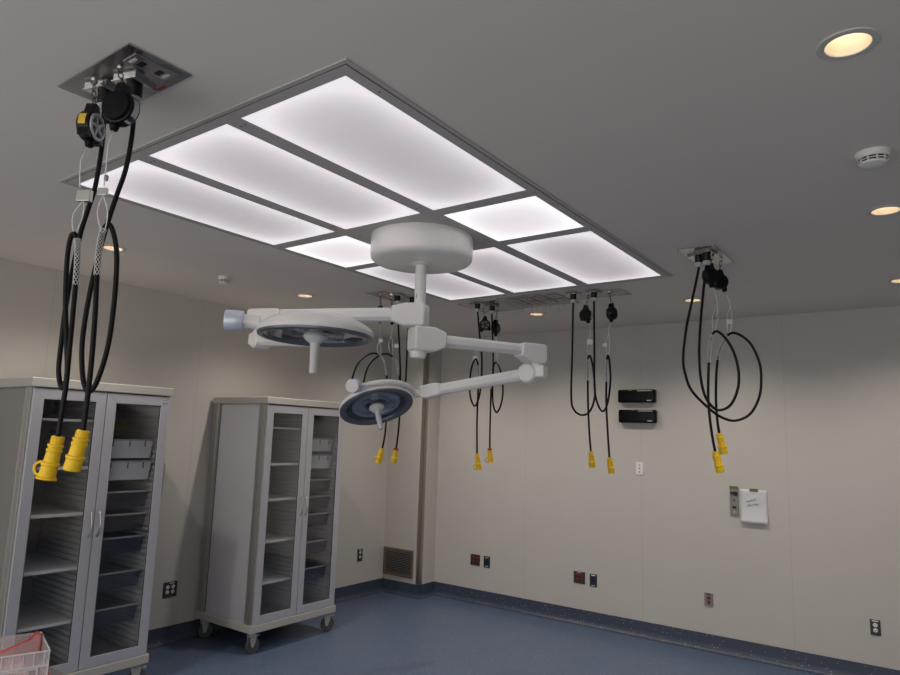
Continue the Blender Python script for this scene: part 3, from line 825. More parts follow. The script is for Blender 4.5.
def plate(x0, x1, y0, y1, label, lids, eyes, extra=None, name='ceiling_plate', group='stainless ceiling plates'):
    c = V(((x0 + x1) / 2, (y0 + y1) / 2, HC))
    root = thing(name, c, label, 'ceiling plate', group)
    MB().box(x0, x1, y0, y1, HC - .006, HC).build('faceplate', M['plate_steel'], root, off=c, bevel=.0015)
    for p, hd in lids:         # flip lid of each receptacle, hanging half open beside the plug
        sd = V((-hd.y, hd.x, 0)); t = math.radians(6); ld = hd * math.cos(t) - Z * math.sin(t)
        b = MB().obox(V((p.x, p.y, HC - .0125)), hd, sd, Z, .05, .048, .0065).obox(V((p.x, p.y, HC - .019)) + hd * .008, ld, sd, ld.cross(sd), .054, .046, .0018)
        b.build('receptacle_flange', M['plate_steel'], root, off=c, bevel=.001)
    for e in eyes:
        MB().lathe([(0, -.012), (.011, -.012), (.012, -.006)], V((e.x, e.y, HC)), Z, 14).build('eye_nut', M['steel'], root, smooth=40, off=c)
    if extra: extra(root, c)
    return root

zp = HC - .006
GC = 'pairs of black power cords with yellow connectors'
# ---- A: nearest plate, upper left
pA2 = onz((134.6, 89), HC - .03); pA1 = onz((105.5, 97), HC - .03)
pA2.z = pA1.z = zp
eA1 = onz((94.5, 80), zp); eA2 = onz((120.5, 68), zp)
def exA(root, c):
    p = [onz(q, HC - .006) for q in ((152.5, 59), (184, 77.5))]
    m = (p[0] + p[1]) / 2; ya = V((0, 1, 0)); xa = V((1, 0, 0))
    x0, x1 = -2.135, -2.03
    MB().box(-2.115, -2.035, 1.0, 1.15, HC - .009, HC - .006).build('outlet_cover', M['steel'], root, off=c, bevel=.0015)
    for y in (1.035, 1.098): MB().box(-2.095, -2.06, y, y + .020, HC - .0105, HC - .009).build('socket_opening', M['dark'], root, off=c)
    for y in (1.012, 1.128): MB().box(-2.098, -2.06, y, y + .010, HC - .0105, HC - .009).build('paper_tag', M['paper'], root, off=c)
    MB().box(-2.2, -2.15, 1.168, 1.178, HC - .0072, HC - .006).build('warning_label', M['red'], root, off=c)
hx = V((0, -1, 0))
plate(-2.49, -2.005, .96, 1.185, 'stainless ceiling plate nearest the camera, upper left', [(pA1, V((.3, -.95, 0)).normalized()), (pA2, V((.3, -.95, 0)).normalized())], [eA1, eA2], exA)
cA1 = onp((91.5, 127), eA1); cA2 = onp((120.5, 108.5), eA2)
axA1 = axis_at((91, 127), .86, .5)
axA2 = axis_at((124, 109), -.62, .78)
wA1 = [onp(p, eA1) for p in ((83, 146), (81, 160), (79.8, 174), (80, 188))]
wA2 = [onp(p, eA2) for p in ((111, 133.5), (108, 146), (106, 168), (104, 186))]
bA1 = balancer(eA1, cA1, wA1, axA1, .052, 'spoked black balancer with yellow label on the nearest ceiling plate', 'spoke', bright=True)
bA2 = balancer(eA2, cA2, wA2, axA2, .058, 'closed black balancer beside the spoked one on the nearest ceiling plate', 'closed')
clip(bA1, eA1, onp((84.5, 196), eA1), R_, 'steel', s=1.7)
clip(bA2, eA2, onp((103, 192), eA2), R_, 'steel', s=1.1)
MB().lathe([(0, -.012), (.007, -.008), (.007, .008), (0, .012)], onp((106.2, 178), eA2), Z, 12).build('wire_crimp', M['grey'], bA2, smooth=True, off=eA2)
P = px_path([(102.5, 142), (95.4, 186), (88.5, 208), (81, 232), (73, 268), (66, 305), (61, 345), (58.7, 372), (62, 388), (67, 374), (66.5, 340), (65.5, 300), (67, 262), (70, 240), (74.3, 233.5), (77.5, 243), (77, 268), (73.8, 305), (70, 345), (66.5, 382), (63, 405), (57.5, 440)], pA1, eA1, .03)
cord(pA1, P, 15, (46.5, 477.5), 'left cord of the nearest pair, its yellow connector with a cap loop', GC, plug_r=.026, bail=[onp((84, 200), eA1), onp((78, 215), eA1), onp((75, 232), eA1)], cap_loop=True, clen=.125)
P = px_path([(133, 128), (126.3, 167), (116.5, 196), (107, 225), (98.5, 255), (91.5, 285), (85.8, 315), (82, 347), (83, 378), (88.5, 391.5), (96.7, 382), (107.8, 347), (114.4, 300), (116.8, 258), (114, 235), (108.8, 224), (102.5, 232), (99, 250), (97, 275.6), (95.3, 311), (92, 355.6), (87.8, 395.6), (82.5, 434)], pA2, eA2, .03)
cord(pA2, P, 16, (71.5, 470.5), 'right cord of the nearest pair, in a wide loop with bare yellow connector', GC, plug_r=.027, bail=[onp((103, 195), eA2), onp((102.5, 212), eA2), onp((103, 231), eA2)], clen=.125)

# ---- B: right-hand plate
pB1 = onz((698.7, 258), HC - .03); pB2 = onz((706.5, 256), HC - .03); pB1.z = pB2.z = zp
eB1 = onz((712.8, 253), zp); eB2 = onz((721, 259), zp)
def exB(root, c):
    MB().box(-1.235, -1.19, 4.115, 4.2, HC - .009, HC - .006).build('outlet_cover', M['steel'], root, off=c, bevel=.0015)
plate(-1.255, -1.03, 4.085, 4.562, 'stainless ceiling plate at the right, clear of the light panel', [(pB1, V((-.95, .3, 0)).normalized()), (pB2, V((-.95, .3, 0)).normalized())], [eB1, eB2], exB)
cB1 = onp((710.5, 276), eB1); cB2 = onp((720, 282), eB2)
axB1 = axis_at((710, 276), .75, .66)
axB2 = axis_at((720, 282), .6, .8)
wB1 = [onp(p, eB1) for p in ((713, 290), (716, 296), (717, 303))]
wB2 = [onp(p, eB2) for p in ((727, 291.5), (729, 300), (730.5, 306))]
bB1 = balancer(eB1, cB1, wB1, axB1, .052, 'left black balancer on the right-hand ceiling plate, silver label showing', 'closed')
bB2 = balancer(eB2, cB2, wB2, axB2, .05, 'right black balancer on the right-hand ceiling plate, tilted to its stop', 'closed')
clip(bB1, eB1, onp((717.6, 316.5), eB1), R_, 'grey', .9); clip(bB2, eB2, onp((729.5, 322), eB2), R_, 'whitep', 1.2)
P = px_path([(697.5, 275), (690, 310), (686, 330), (683.2, 358), (685.5, 375), (692, 391), (708, 407.5), (722, 417.5), (736, 420.5), (751, 413), (760, 394), (761, 372), (757.5, 357), (750, 343), (740, 335), (732, 333), (725.5, 338), (719.5, 352), (716.6, 370), (716, 400), (717.3, 420), (719.5, 435)], pB1, eB2, .0)
cord(pB1, P, 16, (724, 454), 'widest looped cord at the right, its yellow connector the higher one', GC, bail=[onp((730.5, 306), eB2), onp((729.5, 318), eB2), onp((729, 333), eB2)])
P = px_path([(705.5, 272), (702.5, 300), (700.4, 325), (699.2, 352), (700.8, 378), (706, 398), (717, 409.8), (730, 405.5), (737.5, 390), (738.8, 374), (735.5, 357), (729, 343), (721, 333.5), (715.5, 331.5), (711.5, 337), (709.4, 352), (708.4, 375), (708.4, 402), (711.3, 430), (715.5, 453.5)], pB2, eB1, -.05)
cord(pB2, P, 14, (720.5, 472.5), 'smaller looped cord at the right, its yellow connector hanging lowest', GC, bail=[onp((717, 303), eB1), onp((715, 318), eB1), onp((714, 331), eB1)])

# ---- C: plate beyond the far edge of the light panel
pC1 = onz((573.2, 296), HC - .03); pC2 = onz((594, 294), HC - .03); pC1.z = pC2.z = zp
eC1 = onz((588.6, 293.5), zp); eC2 = onz((609.4, 291.5), zp)
def exC(root, c):
    MB().box(-2.07, -1.99, 5.02, 5.12, HC - .009, HC - .006).build('outlet_cover', M['steel'], root, off=c, bevel=.0015)
plate(-2.463, -1.965, 4.955, 5.18, 'stainless ceiling plate at the far right corner of the light panel', [(pC1, V((0, -1, 0))), (pC2, V((0, -1, 0)))], [eC1, eC2], exC)
cC1 = onp((585.8, 315), eC1); cC2 = onp((611.8, 313.5), eC2)
wC1 = [onp(p, eC1) for p in ((590, 323.5), (590.5, 329), (590.3, 334))]
wC2 = [onp(p, eC2) for p in ((608.5, 322.5), (608.7, 329), (608.5, 334))]
ax = (R_ * -.6 - FH * .8).normalized(); ax.z = 0
bC1 = balancer(eC1, cC1, wC1, ax, .052, 'left black balancer on the plate above the wall-mounted black boxes', 'closed')
ax = (R_ * .8 - FH * .6).normalized(); ax.z = 0
bC2 = balancer(eC2, cC2, wC2, ax, .052, 'right black balancer on the plate above the wall-mounted black boxes', 'closed')
clip(bC1, eC1, onp((589.7, 342), eC1), R_, 'whitep', 1.6); clip(bC2, eC2, onp((604.8, 345), eC2), R_, 'whitep', 1.2)
P = px_path([(573, 310), (572.3, 351), (571.2, 395), (573.5, 409), (581.5, 415), (590, 411), (594.8, 396), (593.8, 374), (591.5, 359.6), (589, 355.5), (587.8, 362), (587.8, 378), (588, 402), (589.3, 432), (591, 453)], pC1, eC1, .03)
cord(pC1, P, 10, (592.3, 467.7), 'straight-hanging cord left of the wall-mounted black boxes, connector farther left', GC, bail=[onp((590.3, 334), eC1), onp((589.3, 344), eC1), onp((589, 355), eC1)], clen=.115)
P = px_path([(594, 306), (594.4, 351), (594.5, 386), (597, 402), (602.5, 411.3), (607.6, 403), (610.4, 381), (609.6, 362), (607.8, 355.3), (606.7, 363), (606.3, 382), (606.4, 407), (608, 437), (609.5, 459)], pC2, eC2, .03)
cord(pC2, P, 9, (611.7, 473.3), 'straight-hanging cord just left of the wall-mounted black boxes, connector lower', GC, bail=[onp((608.5, 334), eC2), onp((607.5, 344), eC2), onp((607.8, 355), eC2)], clen=.115)

# ---- D: plate at the far left corner, beside the gas outlets
pD1 = onz((477.6, 305.5), HC - .03); pD2 = onz((492.2, 307.5), HC - .03); pD1.z = pD2.z = zp
eD1 = onz((482.6, 306.5), zp); eD2 = onz((497, 308.5), zp)
plate(-3.50, -3.06, 4.87, 5.33, 'stainless ceiling plate above the lower lamp arm', [(pD1, V((-.5, -.85, 0))), (pD2, V((-.5, -.85, 0)))], [eD1, eD2])
cD1 = onp((484.8, 325), eD1); cD2 = onp((495.8, 328.5), eD2)
ax = (R_ * .1 - FH * .98).normalized(); ax.z = 0
wD1 = [onp(p, eD1) for p in ((480.5, 332), (477.5, 345), (476, 357))]
wD2 = [onp(p, eD2) for p in ((497, 337.5), (496.8, 348), (496.5, 358))]
bD1 = balancer(eD1, cD1, wD1, ax, .051, 'black balancer with its spoked drum facing out, above the lower lamp arm', 'spoke')
ax = (R_ * .85 - FH * .5).normalized(); ax.z = 0
bD2 = balancer(eD2, cD2, wD2, ax, .051, 'black balancer seen edge-on beside the spoked one above the lamp arm', 'closed')
clip(bD1, eD1, onp((475, 358.3), eD1), R_, 'whitep', 1.5)
P = px_path([(478, 316), (479.6, 335), (481.8, 357), (481.5, 378), (479.4, 395.6), (475, 406), (470.8, 398.5), (469.6, 383.7), (471.7, 367), (476, 359), (478.4, 369), (478, 392.6), (477, 422), (477, 455)], pD1, eD1, .03)
cord(pD1, P, 10, (478.8, 469.3), 'left cord behind the lower lamp arm, connector all yellow', GC, bail=[onp((476, 350), eD1), onp((476.5, 356), eD1), onp((477, 362), eD1)], cap_loop=True, clen=.11)
P = px_path([(492, 318), (493.3, 363), (492.6, 392.6), (493.5, 406), (496.8, 412.4), (501, 404.4), (503, 389.6), (501, 373), (497.5, 363.6), (494.6, 363.5), (492, 375), (490.8, 398.5), (490, 428), (489.8, 450)], pD2, eD2, .03)
cord(pD2, P, 10, (490.4, 462), 'right cord behind the lower lamp arm, red collar above its connector', GC, bail=[onp((496.5, 352), eD2), onp((496, 358), eD2), onp((495, 364), eD2)], conn_red=True, cap_loop=True, clen=.11)

# gas outlet panel next to it
def gas(root, c):
    for i in range(4):
        for j in range(2):
            x = -2.94 + i * .132; y = 4.94 + j * .17
            o = MB().box(x - .05, x + .05, y - .068, y + .068, HC - .012, HC - .006).build('gas_outlet', M['outlet'], root, off=c, bevel=.002)
            MB().lathe([(.013, -.012), (.012, -.0128), (0, -.013)], V((x, y, HC)), Z, 18).build('outlet_ring', M['darkp'], o, smooth=40, off=c)
            b = MB().cyl((x + .05, y + .07, HC - .006), (x + .05, y + .07, HC - .07), .0016, seg=6)
            b.tube([V((x + .05, y + .07, HC - .07)) + V((.012 * math.sin(q * PI / 6), 0, -.012 + .012 * math.cos(q * PI / 6))) for q in range(9)], .0016, 5)
            b.build('hose_hook', M['grey'], root, off=c)
    b = MB()
    for q in range(5): b.box(-2.465 + .004 + q * .016, -2.465 + .010 + q * .016, 4.84, 5.27, HC - .0075, HC - .006)
plate(-3.045, -2.475, 4.82, 5.29, 'stainless gas outlet panel with rows of square outlets by the light panel', [], [], gas, name='gas_outlet_panel')

# ---- E: plate at the left, behind the lamp heads
pE1 = onz((397.5, 297.5), HC - .03); pE2 = onz((412.5, 300.5), HC - .03); pE1.z = pE2.z = zp
eE1 = onz((380.8, 294.5), zp); eE2 = onz((391.5, 297.5), zp)
plate(-3.93, -3.72, 4.112, 4.57, 'stainless ceiling plate left of the lamp drop tube', [(pE1, V((.95, .3, 0))), ], [eE1, eE2])
cE1 = onp((380, 315), eE1); cE2 = onp((392, 316.5), eE2)
ax = (R_ * .7 - FH * .7).normalized(); ax.z = 0
wE1 = [onp(p, eE1) for p in ((380, 327), (380, 335), (379.6, 342))]
wE2 = [onp(p, eE2) for p in ((392.3, 327), (392, 332), (391.8, 335))]
bE1 = balancer(eE1, cE1, wE1, ax, .05, 'black balancer half hidden by the upper lamp arm, farther left', 'closed')
bE2 = balancer(eE2, cE2, wE2, ax, .05, 'black balancer half hidden by the upper lamp arm, next to the hub', 'closed')
clip(bE1, eE1, onp((380.7, 340.7), eE1), R_, 'whitep', 1.2); clip(bE2, eE2, onp((396.5, 346), eE2), R_, 'whitep', 1.3)
P = px_path([(398, 320), (399.5, 350), (400.3, 378), (397, 398), (388, 411), (372, 412), (358, 403), (352, 388), (353.5, 374), (359, 362), (368, 354.8), (376, 353.5), (382.5, 358), (386, 368), (387, 385), (386.8, 410), (385, 434), (382, 450)], pE1, eE1, .03)
cord(pE1, P, 12, (378.3, 462.5), 'looped cord behind the lower lamp head, connector farther left', GC, bail=[onp((379.6, 342), eE1), onp((379, 348), eE1), onp((380, 356), eE1)], cap_loop=True, clen=.105, plug_r=.026)
P = px_path([(409, 322), (407, 350), (405.8, 378), (402, 400), (394, 414), (382, 415), (369, 405), (363.8, 390), (365, 376), (370, 363.5), (379, 355.8), (387.5, 354), (394, 358.5), (398, 368), (400, 385), (399.8, 410), (398.3, 432), (396, 450)], pE2, eE2, -.03)
cord(pE2, P, 12, (393.3, 463), 'looped cord behind the lower lamp head, red collar above its connector', GC, bail=[onp((391.8, 335), eE2), onp((390.5, 345), eE2), onp((392, 356), eE2)], conn_red=True, clen=.105, plug_r=.026)

# ------------------------------------------------------------------ things on the walls
def wall_frame(which):
    # right, up, out of the wall
    return {'back': (V((1, 0, 0)), Z, V((0, -1, 0))), 'left': (V((0, 1, 0)), Z, V((1, 0, 0)))}[which]
def wall_plate(which, c, w, h, mat, recs, label, group='wall outlets and switches', cat='wall outlet', name='wall_outlet', strip=None):
    """recs: list of (u, v, kind, material) in metres from the plate's middle"""
    r, u, n = wall_frame(which)
    root = thing(name, c, label, cat, group)
    MB().obox(n * .003, r, u, n, w / 2, h / 2, .003).build('cover_plate', M[mat], root, bevel=.0015)
    for (a, b_, kind, m) in recs:
        o = r * a + u * b_
        if kind == 'duplex':
            k = MB().lathe([(.0165, .0), (.0165, .0082), (.015, .009), (0, .009)], o, n, 20).build('receptacle', M[m], root, smooth=40)
            s = MB()
            for dx in (-.006, .006): s.obox(o + r * dx + u * .003 + n * .0092, r, u, n, .0012, .0045, .0006)
            s.lathe([(0, .0098), (.0025, .0098), (.0025, .009)], o - u * .007, n, 10)
            s.build('slot', M['dark'], k)
        elif kind == 'jack':
            MB().obox(o + n * .006, r, u, n, .011, .009, .003).build('jack', M[m], root, bevel=.001)
        elif kind == 'screw':
            MB().lathe([(.006, .0), (.006, .009), (0, .0095)], o, n, 12).build('button', M[m], root)
        elif kind == 'label':
            MB().obox(o + n * .0065, r, u, n, .022, .005, .0008).build('circuit_label', M[m], root)
    return root
wall_plate('left', V((XL, 3.529, .452)), .132, .13, 'darkp', [(-.026, .022, 'duplex', 'whitep'), (.026, .022, 'duplex', 'whitep'), (-.026, -.02, 'duplex', 'whitep'), (.026, -.02, 'duplex', 'whitep'), (.012, .054, 'label', 'paper')], 'brown double outlet with four white sockets between the two cabinets')
wall_plate('left', V((XL, 5.927, .462)), .084, .14, 'darkp', [(0, .026, 'duplex', 'whitep'), (0, -.024, 'duplex', 'whitep'), (0, .06, 'label', 'paper')], 'brown single outlet with two white sockets right of the farther cabinet')
wall_plate('back', V((-4.40, YB, .466)), .128, .12, 'darkp', [(-.024, .024, 'duplex', 'redsocket'), (.024, .024, 'duplex', 'redsocket'), (-.024, -.022, 'duplex', 'redsocket'), (.024, -.022, 'duplex', 'redsocket')], 'dark outlet with four red sockets nearest the boxed-out corner')
wall_plate('back', V((-4.242, YB, .463)), .084, .124, 'navy', [(0, 0, 'jack', 'blackp'), (0, .047, 'label', 'grey'), (0, -.047, 'label', 'grey')], 'narrow black data plate beside the red outlet nearest the corner', name='data_plate', cat='data outlet')
wall_plate('back', V((-3.104, YB, .457)), .126, .118, 'darkp', [(-.026, .022, 'duplex', 'redsocket'), (.026, .022, 'duplex', 'redsocket'), (-.026, -.022, 'duplex', 'redsocket'), (.026, -.022, 'duplex', 'redsocket'), (.0, .05, 'label', 'grey')], 'double outlet with red sockets in the middle of the back wall')
wall_plate('back', V((-2.949, YB, .451)), .078, .124, 'navy', [(0, 0, 'jack', 'blackp'), (0, .05, 'label', 'whitep'), (0, -.05, 'label', 'grey')], 'narrow blue-black data plate beside the middle red outlet', name='data_plate', cat='data outlet')
wall_plate('back', V((-1.811, YB, .445)), .078, .118, 'strip', [(0, .018, 'duplex', 'redsocket'), (0, -.02, 'duplex', 'redsocket'), (0, .05, 'label', 'darkp')], 'steel single outlet with two red sockets below the taped paper')
wall_plate('back', V((-.513, YB, .44)), .072, .12, 'darkp', [(0, .018, 'duplex', 'whitep'), (0, -.022, 'duplex', 'whitep'), (0, .05, 'label', 'paper')], 'black outlet with two white sockets at the lower right')
wall_plate('back', V((-2.452, YB, 1.60)), .075, .122, 'whitep', [(0, .034, 'screw', 'red'), (0, 0, 'screw', 'darkp'), (0, -.034, 'screw', 'darkp')], 'white three-button switch plate under the wall-mounted black boxes', cat='switch', name='switch_plate')

# steel controller strip with green tape
r, u, n = wall_frame('back')
rc = thing('steel_control_plate', V((-1.561, YB, 1.352)), 'narrow steel control plate with dark knobs left of the taped paper', 'control plate')
MB().obox(n * .006, r, u, n, .037, .13, .006).build('cover_plate', M['strip'], rc, bevel=.002)
MB().lathe([(0, .02), (.019, .02), (.02, .012)], r * .014 + u * .068, n, 18).obox(r * -.012 + u * .072 + n * .014, r, u, n, .018, .012, .004).build('knob', M['blackp'], rc, smooth=40)
MB().lathe([(0, .016), (.008, .016), (.009, .012)], u * .01 + n * 0, n, 14).build('button', M['darkp'], rc)
MB().obox(u * -.055 + n * .013, r, u, n, .017, .010, .002).build('key_slot', M['blackp'], rc)
MB().lathe([(0, .014), (.008, .014), (.009, .012)], u * -.098, n, 14).build('lower_button', M['greylabel'], rc)
tg = MB().obox(V((0, 0, 0)), r, u, n, .038, .013, .0008).build('tape_strip', M['tape']); tg.location = V((-1.561, YB - .0132, 1.352 + .122)); tag(tg, 'piece of green tape across the top of the steel control plate', 'tape')

# taped paper, lower edge curling off the wall
b = MB(); nx, nz = 8, 12; w, h = .228, .296
for j in range(nz + 1):
    for i in range(nx + 1):
        a = i / nx - .5; t = j / nz; lift = .003 + .022 * max(0, t - .45) ** 2 * 3.3 + .006 * (1 - t) * abs(a)
        b.v.append(V((a * w + .004 * t, -lift, -t * h)))
for j in range(nz):
    for i in range(nx): b.f.append((j * (nx + 1) + i, j * (nx + 1) + i + 1, (j + 1) * (nx + 1) + i + 1, (j + 1) * (nx + 1) + i))
pr = thing('paper_note', V((-1.397, YB - .001, 1.466)), 'white handwritten paper taped to the back wall', 'paper note')
sh = b.build('sheet', M['paper'], pr, smooth=True)
sm = sh.modifiers.new('thick', 'SOLIDIFY'); sm.thickness = .0004
ink = MB()
def scrawl(pts, z0, x0, s):
    ink.tube([V((x0 + p[0] * s, -.0095, z0 + p[1] * s)) for p in pts], .0013, 5)
random.seed(3)
x = -.062
for k in range(8):          # first line, a joined-up word that cannot be read
    scrawl([(0, .2 + .05 * k / 8), (.25, .9 if k in (0, 7) else .55), (.5, 0), (.75, .5), (1.0, .1)], -.112 + k * .0034, x, .0115); x += .0105
x = -.052
for k, sh_ in enumerate(('0', '5', '/', '1', 'p', 'm')):   # second line
    F = {'0': [(.1, .2), (.1, .8), (.5, 1), (.7, .5), (.4, 0), (.1, .2)], '5': [(.7, 1), (.1, 1), (.1, .6), (.6, .5), (.6, .1), (.1, 0)], '/': [(.2, 0), (.7, 1)], '1': [(.3, .8), (.5, 1), (.5, 0)],
         'p': [(.2, .7), (.2, -.3), (.2, .6), (.6, .6), (.6, .2), (.2, .1)], 'm': [(.1, 0), (.15, .6), (.4, .1), (.5, .6), (.8, .1)]}[sh_]
    scrawl(F, -.152 + k * .0042, x, .017); x += .0165
ink.build('handwriting', M['ink'], pr)
tp = MB().obox(V((0, 0, 0)), r, u, n, .036, .0125, .0008).build('tape_strip', M['tape'], None); tp.location = V((-1.392, YB - .0075, 1.462)); tag(tp, 'piece of green tape holding the white paper to the wall', 'tape')

# two black wall controllers
for c, lab in (((-2.460, 2.321), 'upper of the two glossy black boxes on the back wall'), ((-2.455, 2.118), 'lower of the two glossy black boxes on the back wall')):
    root = thing('wall_controller_box', V((c[0], YB, c[1])), lab, 'wall-mounted box', 'glossy black wall boxes')
    MB().obox(n * .035, r, u, n, .193, .066, .035).build('housing', M['gloss'], root, bevel=.016, segs=4, smooth=40)
    MB().obox(r * .092 + u * .053 + n * .0705, r, u, n, .075, .004, .0008).build('pale_stripe', M['greylabel'], root)  # pale grey stripe near the top right of the front
    lg = MB()
    for q in range(5): lg.obox(r * (.118 + q * .0095) - u * .046 + n * .0705, r, u, n, .0032, .0042, .0006)
    lg.build('logo_lettering', M['whitep'], root)

# air grille on the boxed-out corner
gx0, gx1, gz0, gz1 = -5.535, -5.078, .20, .517
gr = thing('air_grille', V(((gx0 + gx1) / 2, YC, gz0)), 'bronze louvred air grille low on the boxed-out corner', 'air grille')
GO = V(((gx0 + gx1) / 2, YC, gz0)); b = MB(); f_ = .032
b.box(gx0, gx1, YC - .012, YC, gz0, gz0 + f_).box(gx0, gx1, YC - .012, YC, gz1 - f_, gz1).box(gx0, gx0 + f_, YC - .012, YC, gz0 + f_, gz1 - f_).box(gx1 - f_, gx1, YC - .012, YC, gz0 + f_, gz1 - f_)
b.build('frame', M['brass'], gr, off=GO, bevel=.003)
b = MB()
for k in range(13):
    z = gz0 + f_ + .006 + k * .0193
    b.add([(gx0 + f_, YC - .001, z), (gx1 - f_, YC - .001, z), (gx1 - f_, YC - .010, z + .010), (gx0 + f_, YC - .010, z + .010), (gx0 + f_, YC - .001, z + .002), (gx1 - f_, YC - .001, z + .002), (gx1 - f_, YC - .010, z + .012), (gx0 + f_, YC - .010, z + .012)],
          [(0, 1, 2, 3), (4, 7, 6, 5), (0, 4, 5, 1), (2, 6, 7, 3), (1, 5, 6, 2), (0, 3, 7, 4)])
b.build('louvres', M['louvre'], gr, off=GO)
MB().box(gx0 + f_, gx1 - f_, YC - .0008, YC, gz0 + f_, gz1 - f_).build('duct_shade', M['dark'], gr, off=GO)  # flat black sheet stands in for the unlit depth behind the louvres

# ------------------------------------------------------------------ clear boxes at the lower left, on a trolley
tz = .76
tz = .78
q = atd((20, 660), 2.6)
tc = V((q.x - .08, q.y + .03, 0))
tr = thing('steel_trolley', tc, 'low steel trolley carrying the clear plastic boxes', 'trolley')
b = MB().box(-.32, .32, -.24, .24, tz - .03, tz); b.build('top', M['steel'], tr, bevel=.004)
for sx in (-1, 1):
    for sy in (-1, 1): MB().cyl((sx * .29, sy * .21, 0), (sx * .29, sy * .21, tz - .03), .014).build('leg', M['steel'], tr, smooth=40)
MB().box(-.30, .30, -.22, .22, .2, .215).build('lower_shelf', M['steel'], tr)

def frost_mat(name, col, see):
    m = bpy.data.materials.new(name); m.use_nodes = True; nt = m.node_tree
    p = nt.nodes['Principled BSDF']; p.inputs['Base Color'].default_value = (*col, 1); p.inputs['Roughness'].default_value = .25
    tr = nt.nodes.new('ShaderNodeBsdfTransparent'); mx = nt.nodes.new('ShaderNodeMixShader')
    no = nt.nodes.new('ShaderNodeTexNoise'); no.inputs['Scale'].default_value = 30
    mr = nt.nodes.new('ShaderNodeMapRange'); mr.inputs['To Min'].default_value = see - .12; mr.inputs['To Max'].default_value = see + .12
    link(nt, no.outputs['Fac'], mr.inputs['Value']); link(nt, mr.outputs['Result'], mx.inputs[0])
    link(nt, p.outputs[0], mx.inputs[1]); link(nt, tr.outputs[0], mx.inputs[2])
    link(nt, mx.outputs[0], nt.nodes['Material Output'].inputs['Surface']); return m
M['frost'] = frost_mat('frosted clear plastic', (.62, .58, .59), .66)
M['pink'] = frost_mat('pink clear film', (.60, .36, .36), .5)
M['rib'] = frost_mat('clear plastic rib', (.75, .72, .73), .35)

# ribbed box: its top right front corner and the run of its front edge are read from the photo
c0 = atd((49, 650), 2.55); zt = c0.z
lf = onz((0, 657), zt); dl = (lf - c0); dl.z = 0; wl_ = .42; dl.normalize()
rz = math.atan2(-dl.y, -dl.x)                       # local +x runs to the right along the front edge
xr = V((math.cos(rz), math.sin(rz), 0)); yr = V((-xr.y, xr.x, 0))
w, d, h = wl_, .28, zt - tz
cc = V((c0.x, c0.y, tz)) - xr * (w / 2) + yr * (d / 2)
cbx = thing('clear_plastic_box', cc, 'ribbed clear plastic box with a red latch at the lower left', 'plastic box', None, rz)
t = .003; b = MB()
b.box(-w / 2, w / 2, -d / 2, d / 2, .001, t).box(-w / 2, w / 2, -d / 2, -d / 2 + t, t, h).box(-w / 2, w / 2, d / 2 - t, d / 2, t, h).box(-w / 2, -w / 2 + t, -d / 2 + t, d / 2 - t, t, h).box(w / 2 - t, w / 2, -d / 2 + t, d / 2 - t, t, h)
b.build('shell', M['frost'], cbx)
b = MB(); hb = h - .052
for k in range(13):
    x = w / 2 - .012 - k * .0345
    b.box(x - .0016, x + .0016, -d / 2 - .003, -d / 2, hb, h)
b.box(-w / 2, w / 2 + .004, -d / 2 - .006, -d / 2, h - .004, h + .001).box(-w / 2, w / 2 + .004, -d / 2 - .007, -d / 2, hb - .004, hb + .003)
b.box(w / 2, w / 2 + .005, -d / 2 - .006, d / 2, h - .004, h + .001).box(w / 2 - .001, w / 2 + .004, -d / 2 - .006, -d / 2 + .004, .002, h - .004)
b.box(w / 2 - .036, w / 2 - .030, -d / 2 - .004, -d / 2, .002, hb - .004).box(w / 2 - .16, w / 2 - .152, -d / 2 - .004, -d / 2, .002, hb - .004).box(w / 2 - .152, w / 2 - .036, -d / 2 - .004, -d / 2, hb - .012, hb - .006)
b.build('ribs', M['rib'], cbx)
MB().box(-w / 2 + .02, w / 2 - .05, -d / 2 + .03, d / 2 - .03, t + .001, h * .62).build('contents', M['item'], cbx, bevel=.012)
MB().box(w / 2 - .07, w / 2 + .010, -d / 2 - .014, -d / 2 - .007, hb - .052, hb - .040).box(w / 2 + .005, w / 2 + .012, -d / 2 - .014, -d / 2 + .1, hb - .052, hb - .040).build('latch', M['red'], cbx, bevel=.002)
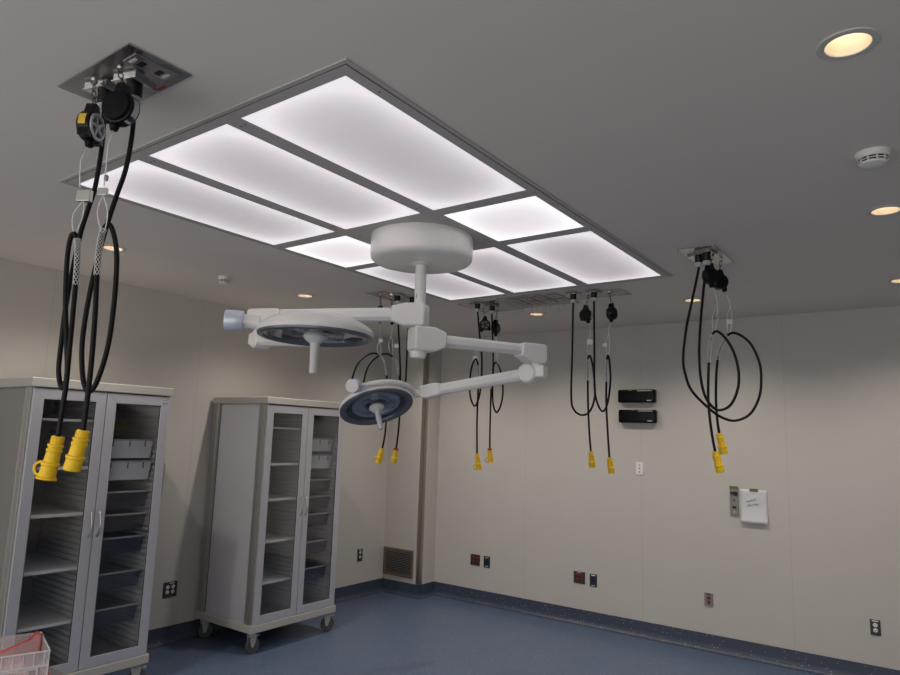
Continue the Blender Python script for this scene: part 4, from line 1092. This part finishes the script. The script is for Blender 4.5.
# red-edged pouch standing just behind it
k = 5; yb_ = d / 2 + .03
def onpl(px, off):            # the upright plane parallel to the box front, off behind its front edge
    o = c0 + yr * off; dd = ray(px); return CAM + dd * ((o - CAM).dot(yr) / dd.dot(yr))
q0, q1, q2, q3 = onpl((-16, 660), yb_), onpl((30, 640), yb_), onpl((37, 633), yb_), onpl((41.5, 634.5), yb_)
q4 = V((q3.x, q3.y, tz)) ; q5 = V((q0.x, q0.y, tz))
pc = V(((q4.x + q5.x) / 2, (q4.y + q5.y) / 2, tz))
pz = thing('zip_pouch', pc, 'red-edged clear zip pouch standing behind the ribbed box', 'pouch')
b = MB(); th = .05
fr = [q5, q4, q3, q2, q1, q0]; n6 = 6
vs = [p for p in fr] + [p + yr * (th if i in (0, 1) else .012) + (Z * 0) for i, p in enumerate(fr)]
b.add(vs, [tuple(range(n6)), tuple(range(n6, 2 * n6))[::-1]] + [(i, (i + 1) % n6, n6 + (i + 1) % n6, n6 + i) for i in range(n6)])
b.build('film', M['pink'], pz, off=pc)
MB().tube([q1 + yr * .006, q2 + yr * .006, q3 + yr * .006, q3.lerp(q4, .45) + yr * .012], .0065, 8).build('red_zip', M['red'], pz, off=pc, smooth=True)
MB().tube([q0 + yr * .006, q1 + yr * .006], .005, 8).build('edge_seam', M['redclear'], pz, off=pc, smooth=True)

# ------------------------------------------------------------------ world, camera, exposure
w = bpy.data.worlds.new('World'); bpy.context.scene.world = w; w.use_nodes = True
bg = w.node_tree.nodes['Background']; bg.inputs['Color'].default_value = (1.0, .97, .94, 1); bg.inputs['Strength'].default_value = 1.6

cam = bpy.data.cameras.new('camera'); co = bpy.data.objects.new('camera', cam); COL.objects.link(co)
cam.sensor_width = 36; cam.sensor_fit = 'HORIZONTAL'; cam.lens = F_PX / 900 * 36; cam.clip_start = .05
mt = Matrix((R_, U_, -FW)).transposed().to_4x4(); mt.translation = CAM; co.matrix_world = mt
sc = bpy.context.scene; sc.camera = co
sc.view_settings.view_transform = 'Standard'; sc.view_settings.look = 'None'; sc.view_settings.gamma = 1; sc.view_settings.exposure = .05
sc.view_settings.use_curve_mapping = False
sc.cycles.max_bounces = 8; sc.cycles.diffuse_bounces = 4; sc.cycles.transparent_max_bounces = 24; sc.cycles.caustics_reflective = False; sc.cycles.caustics_refractive = False
sc.cycles.sample_clamp_indirect = 4
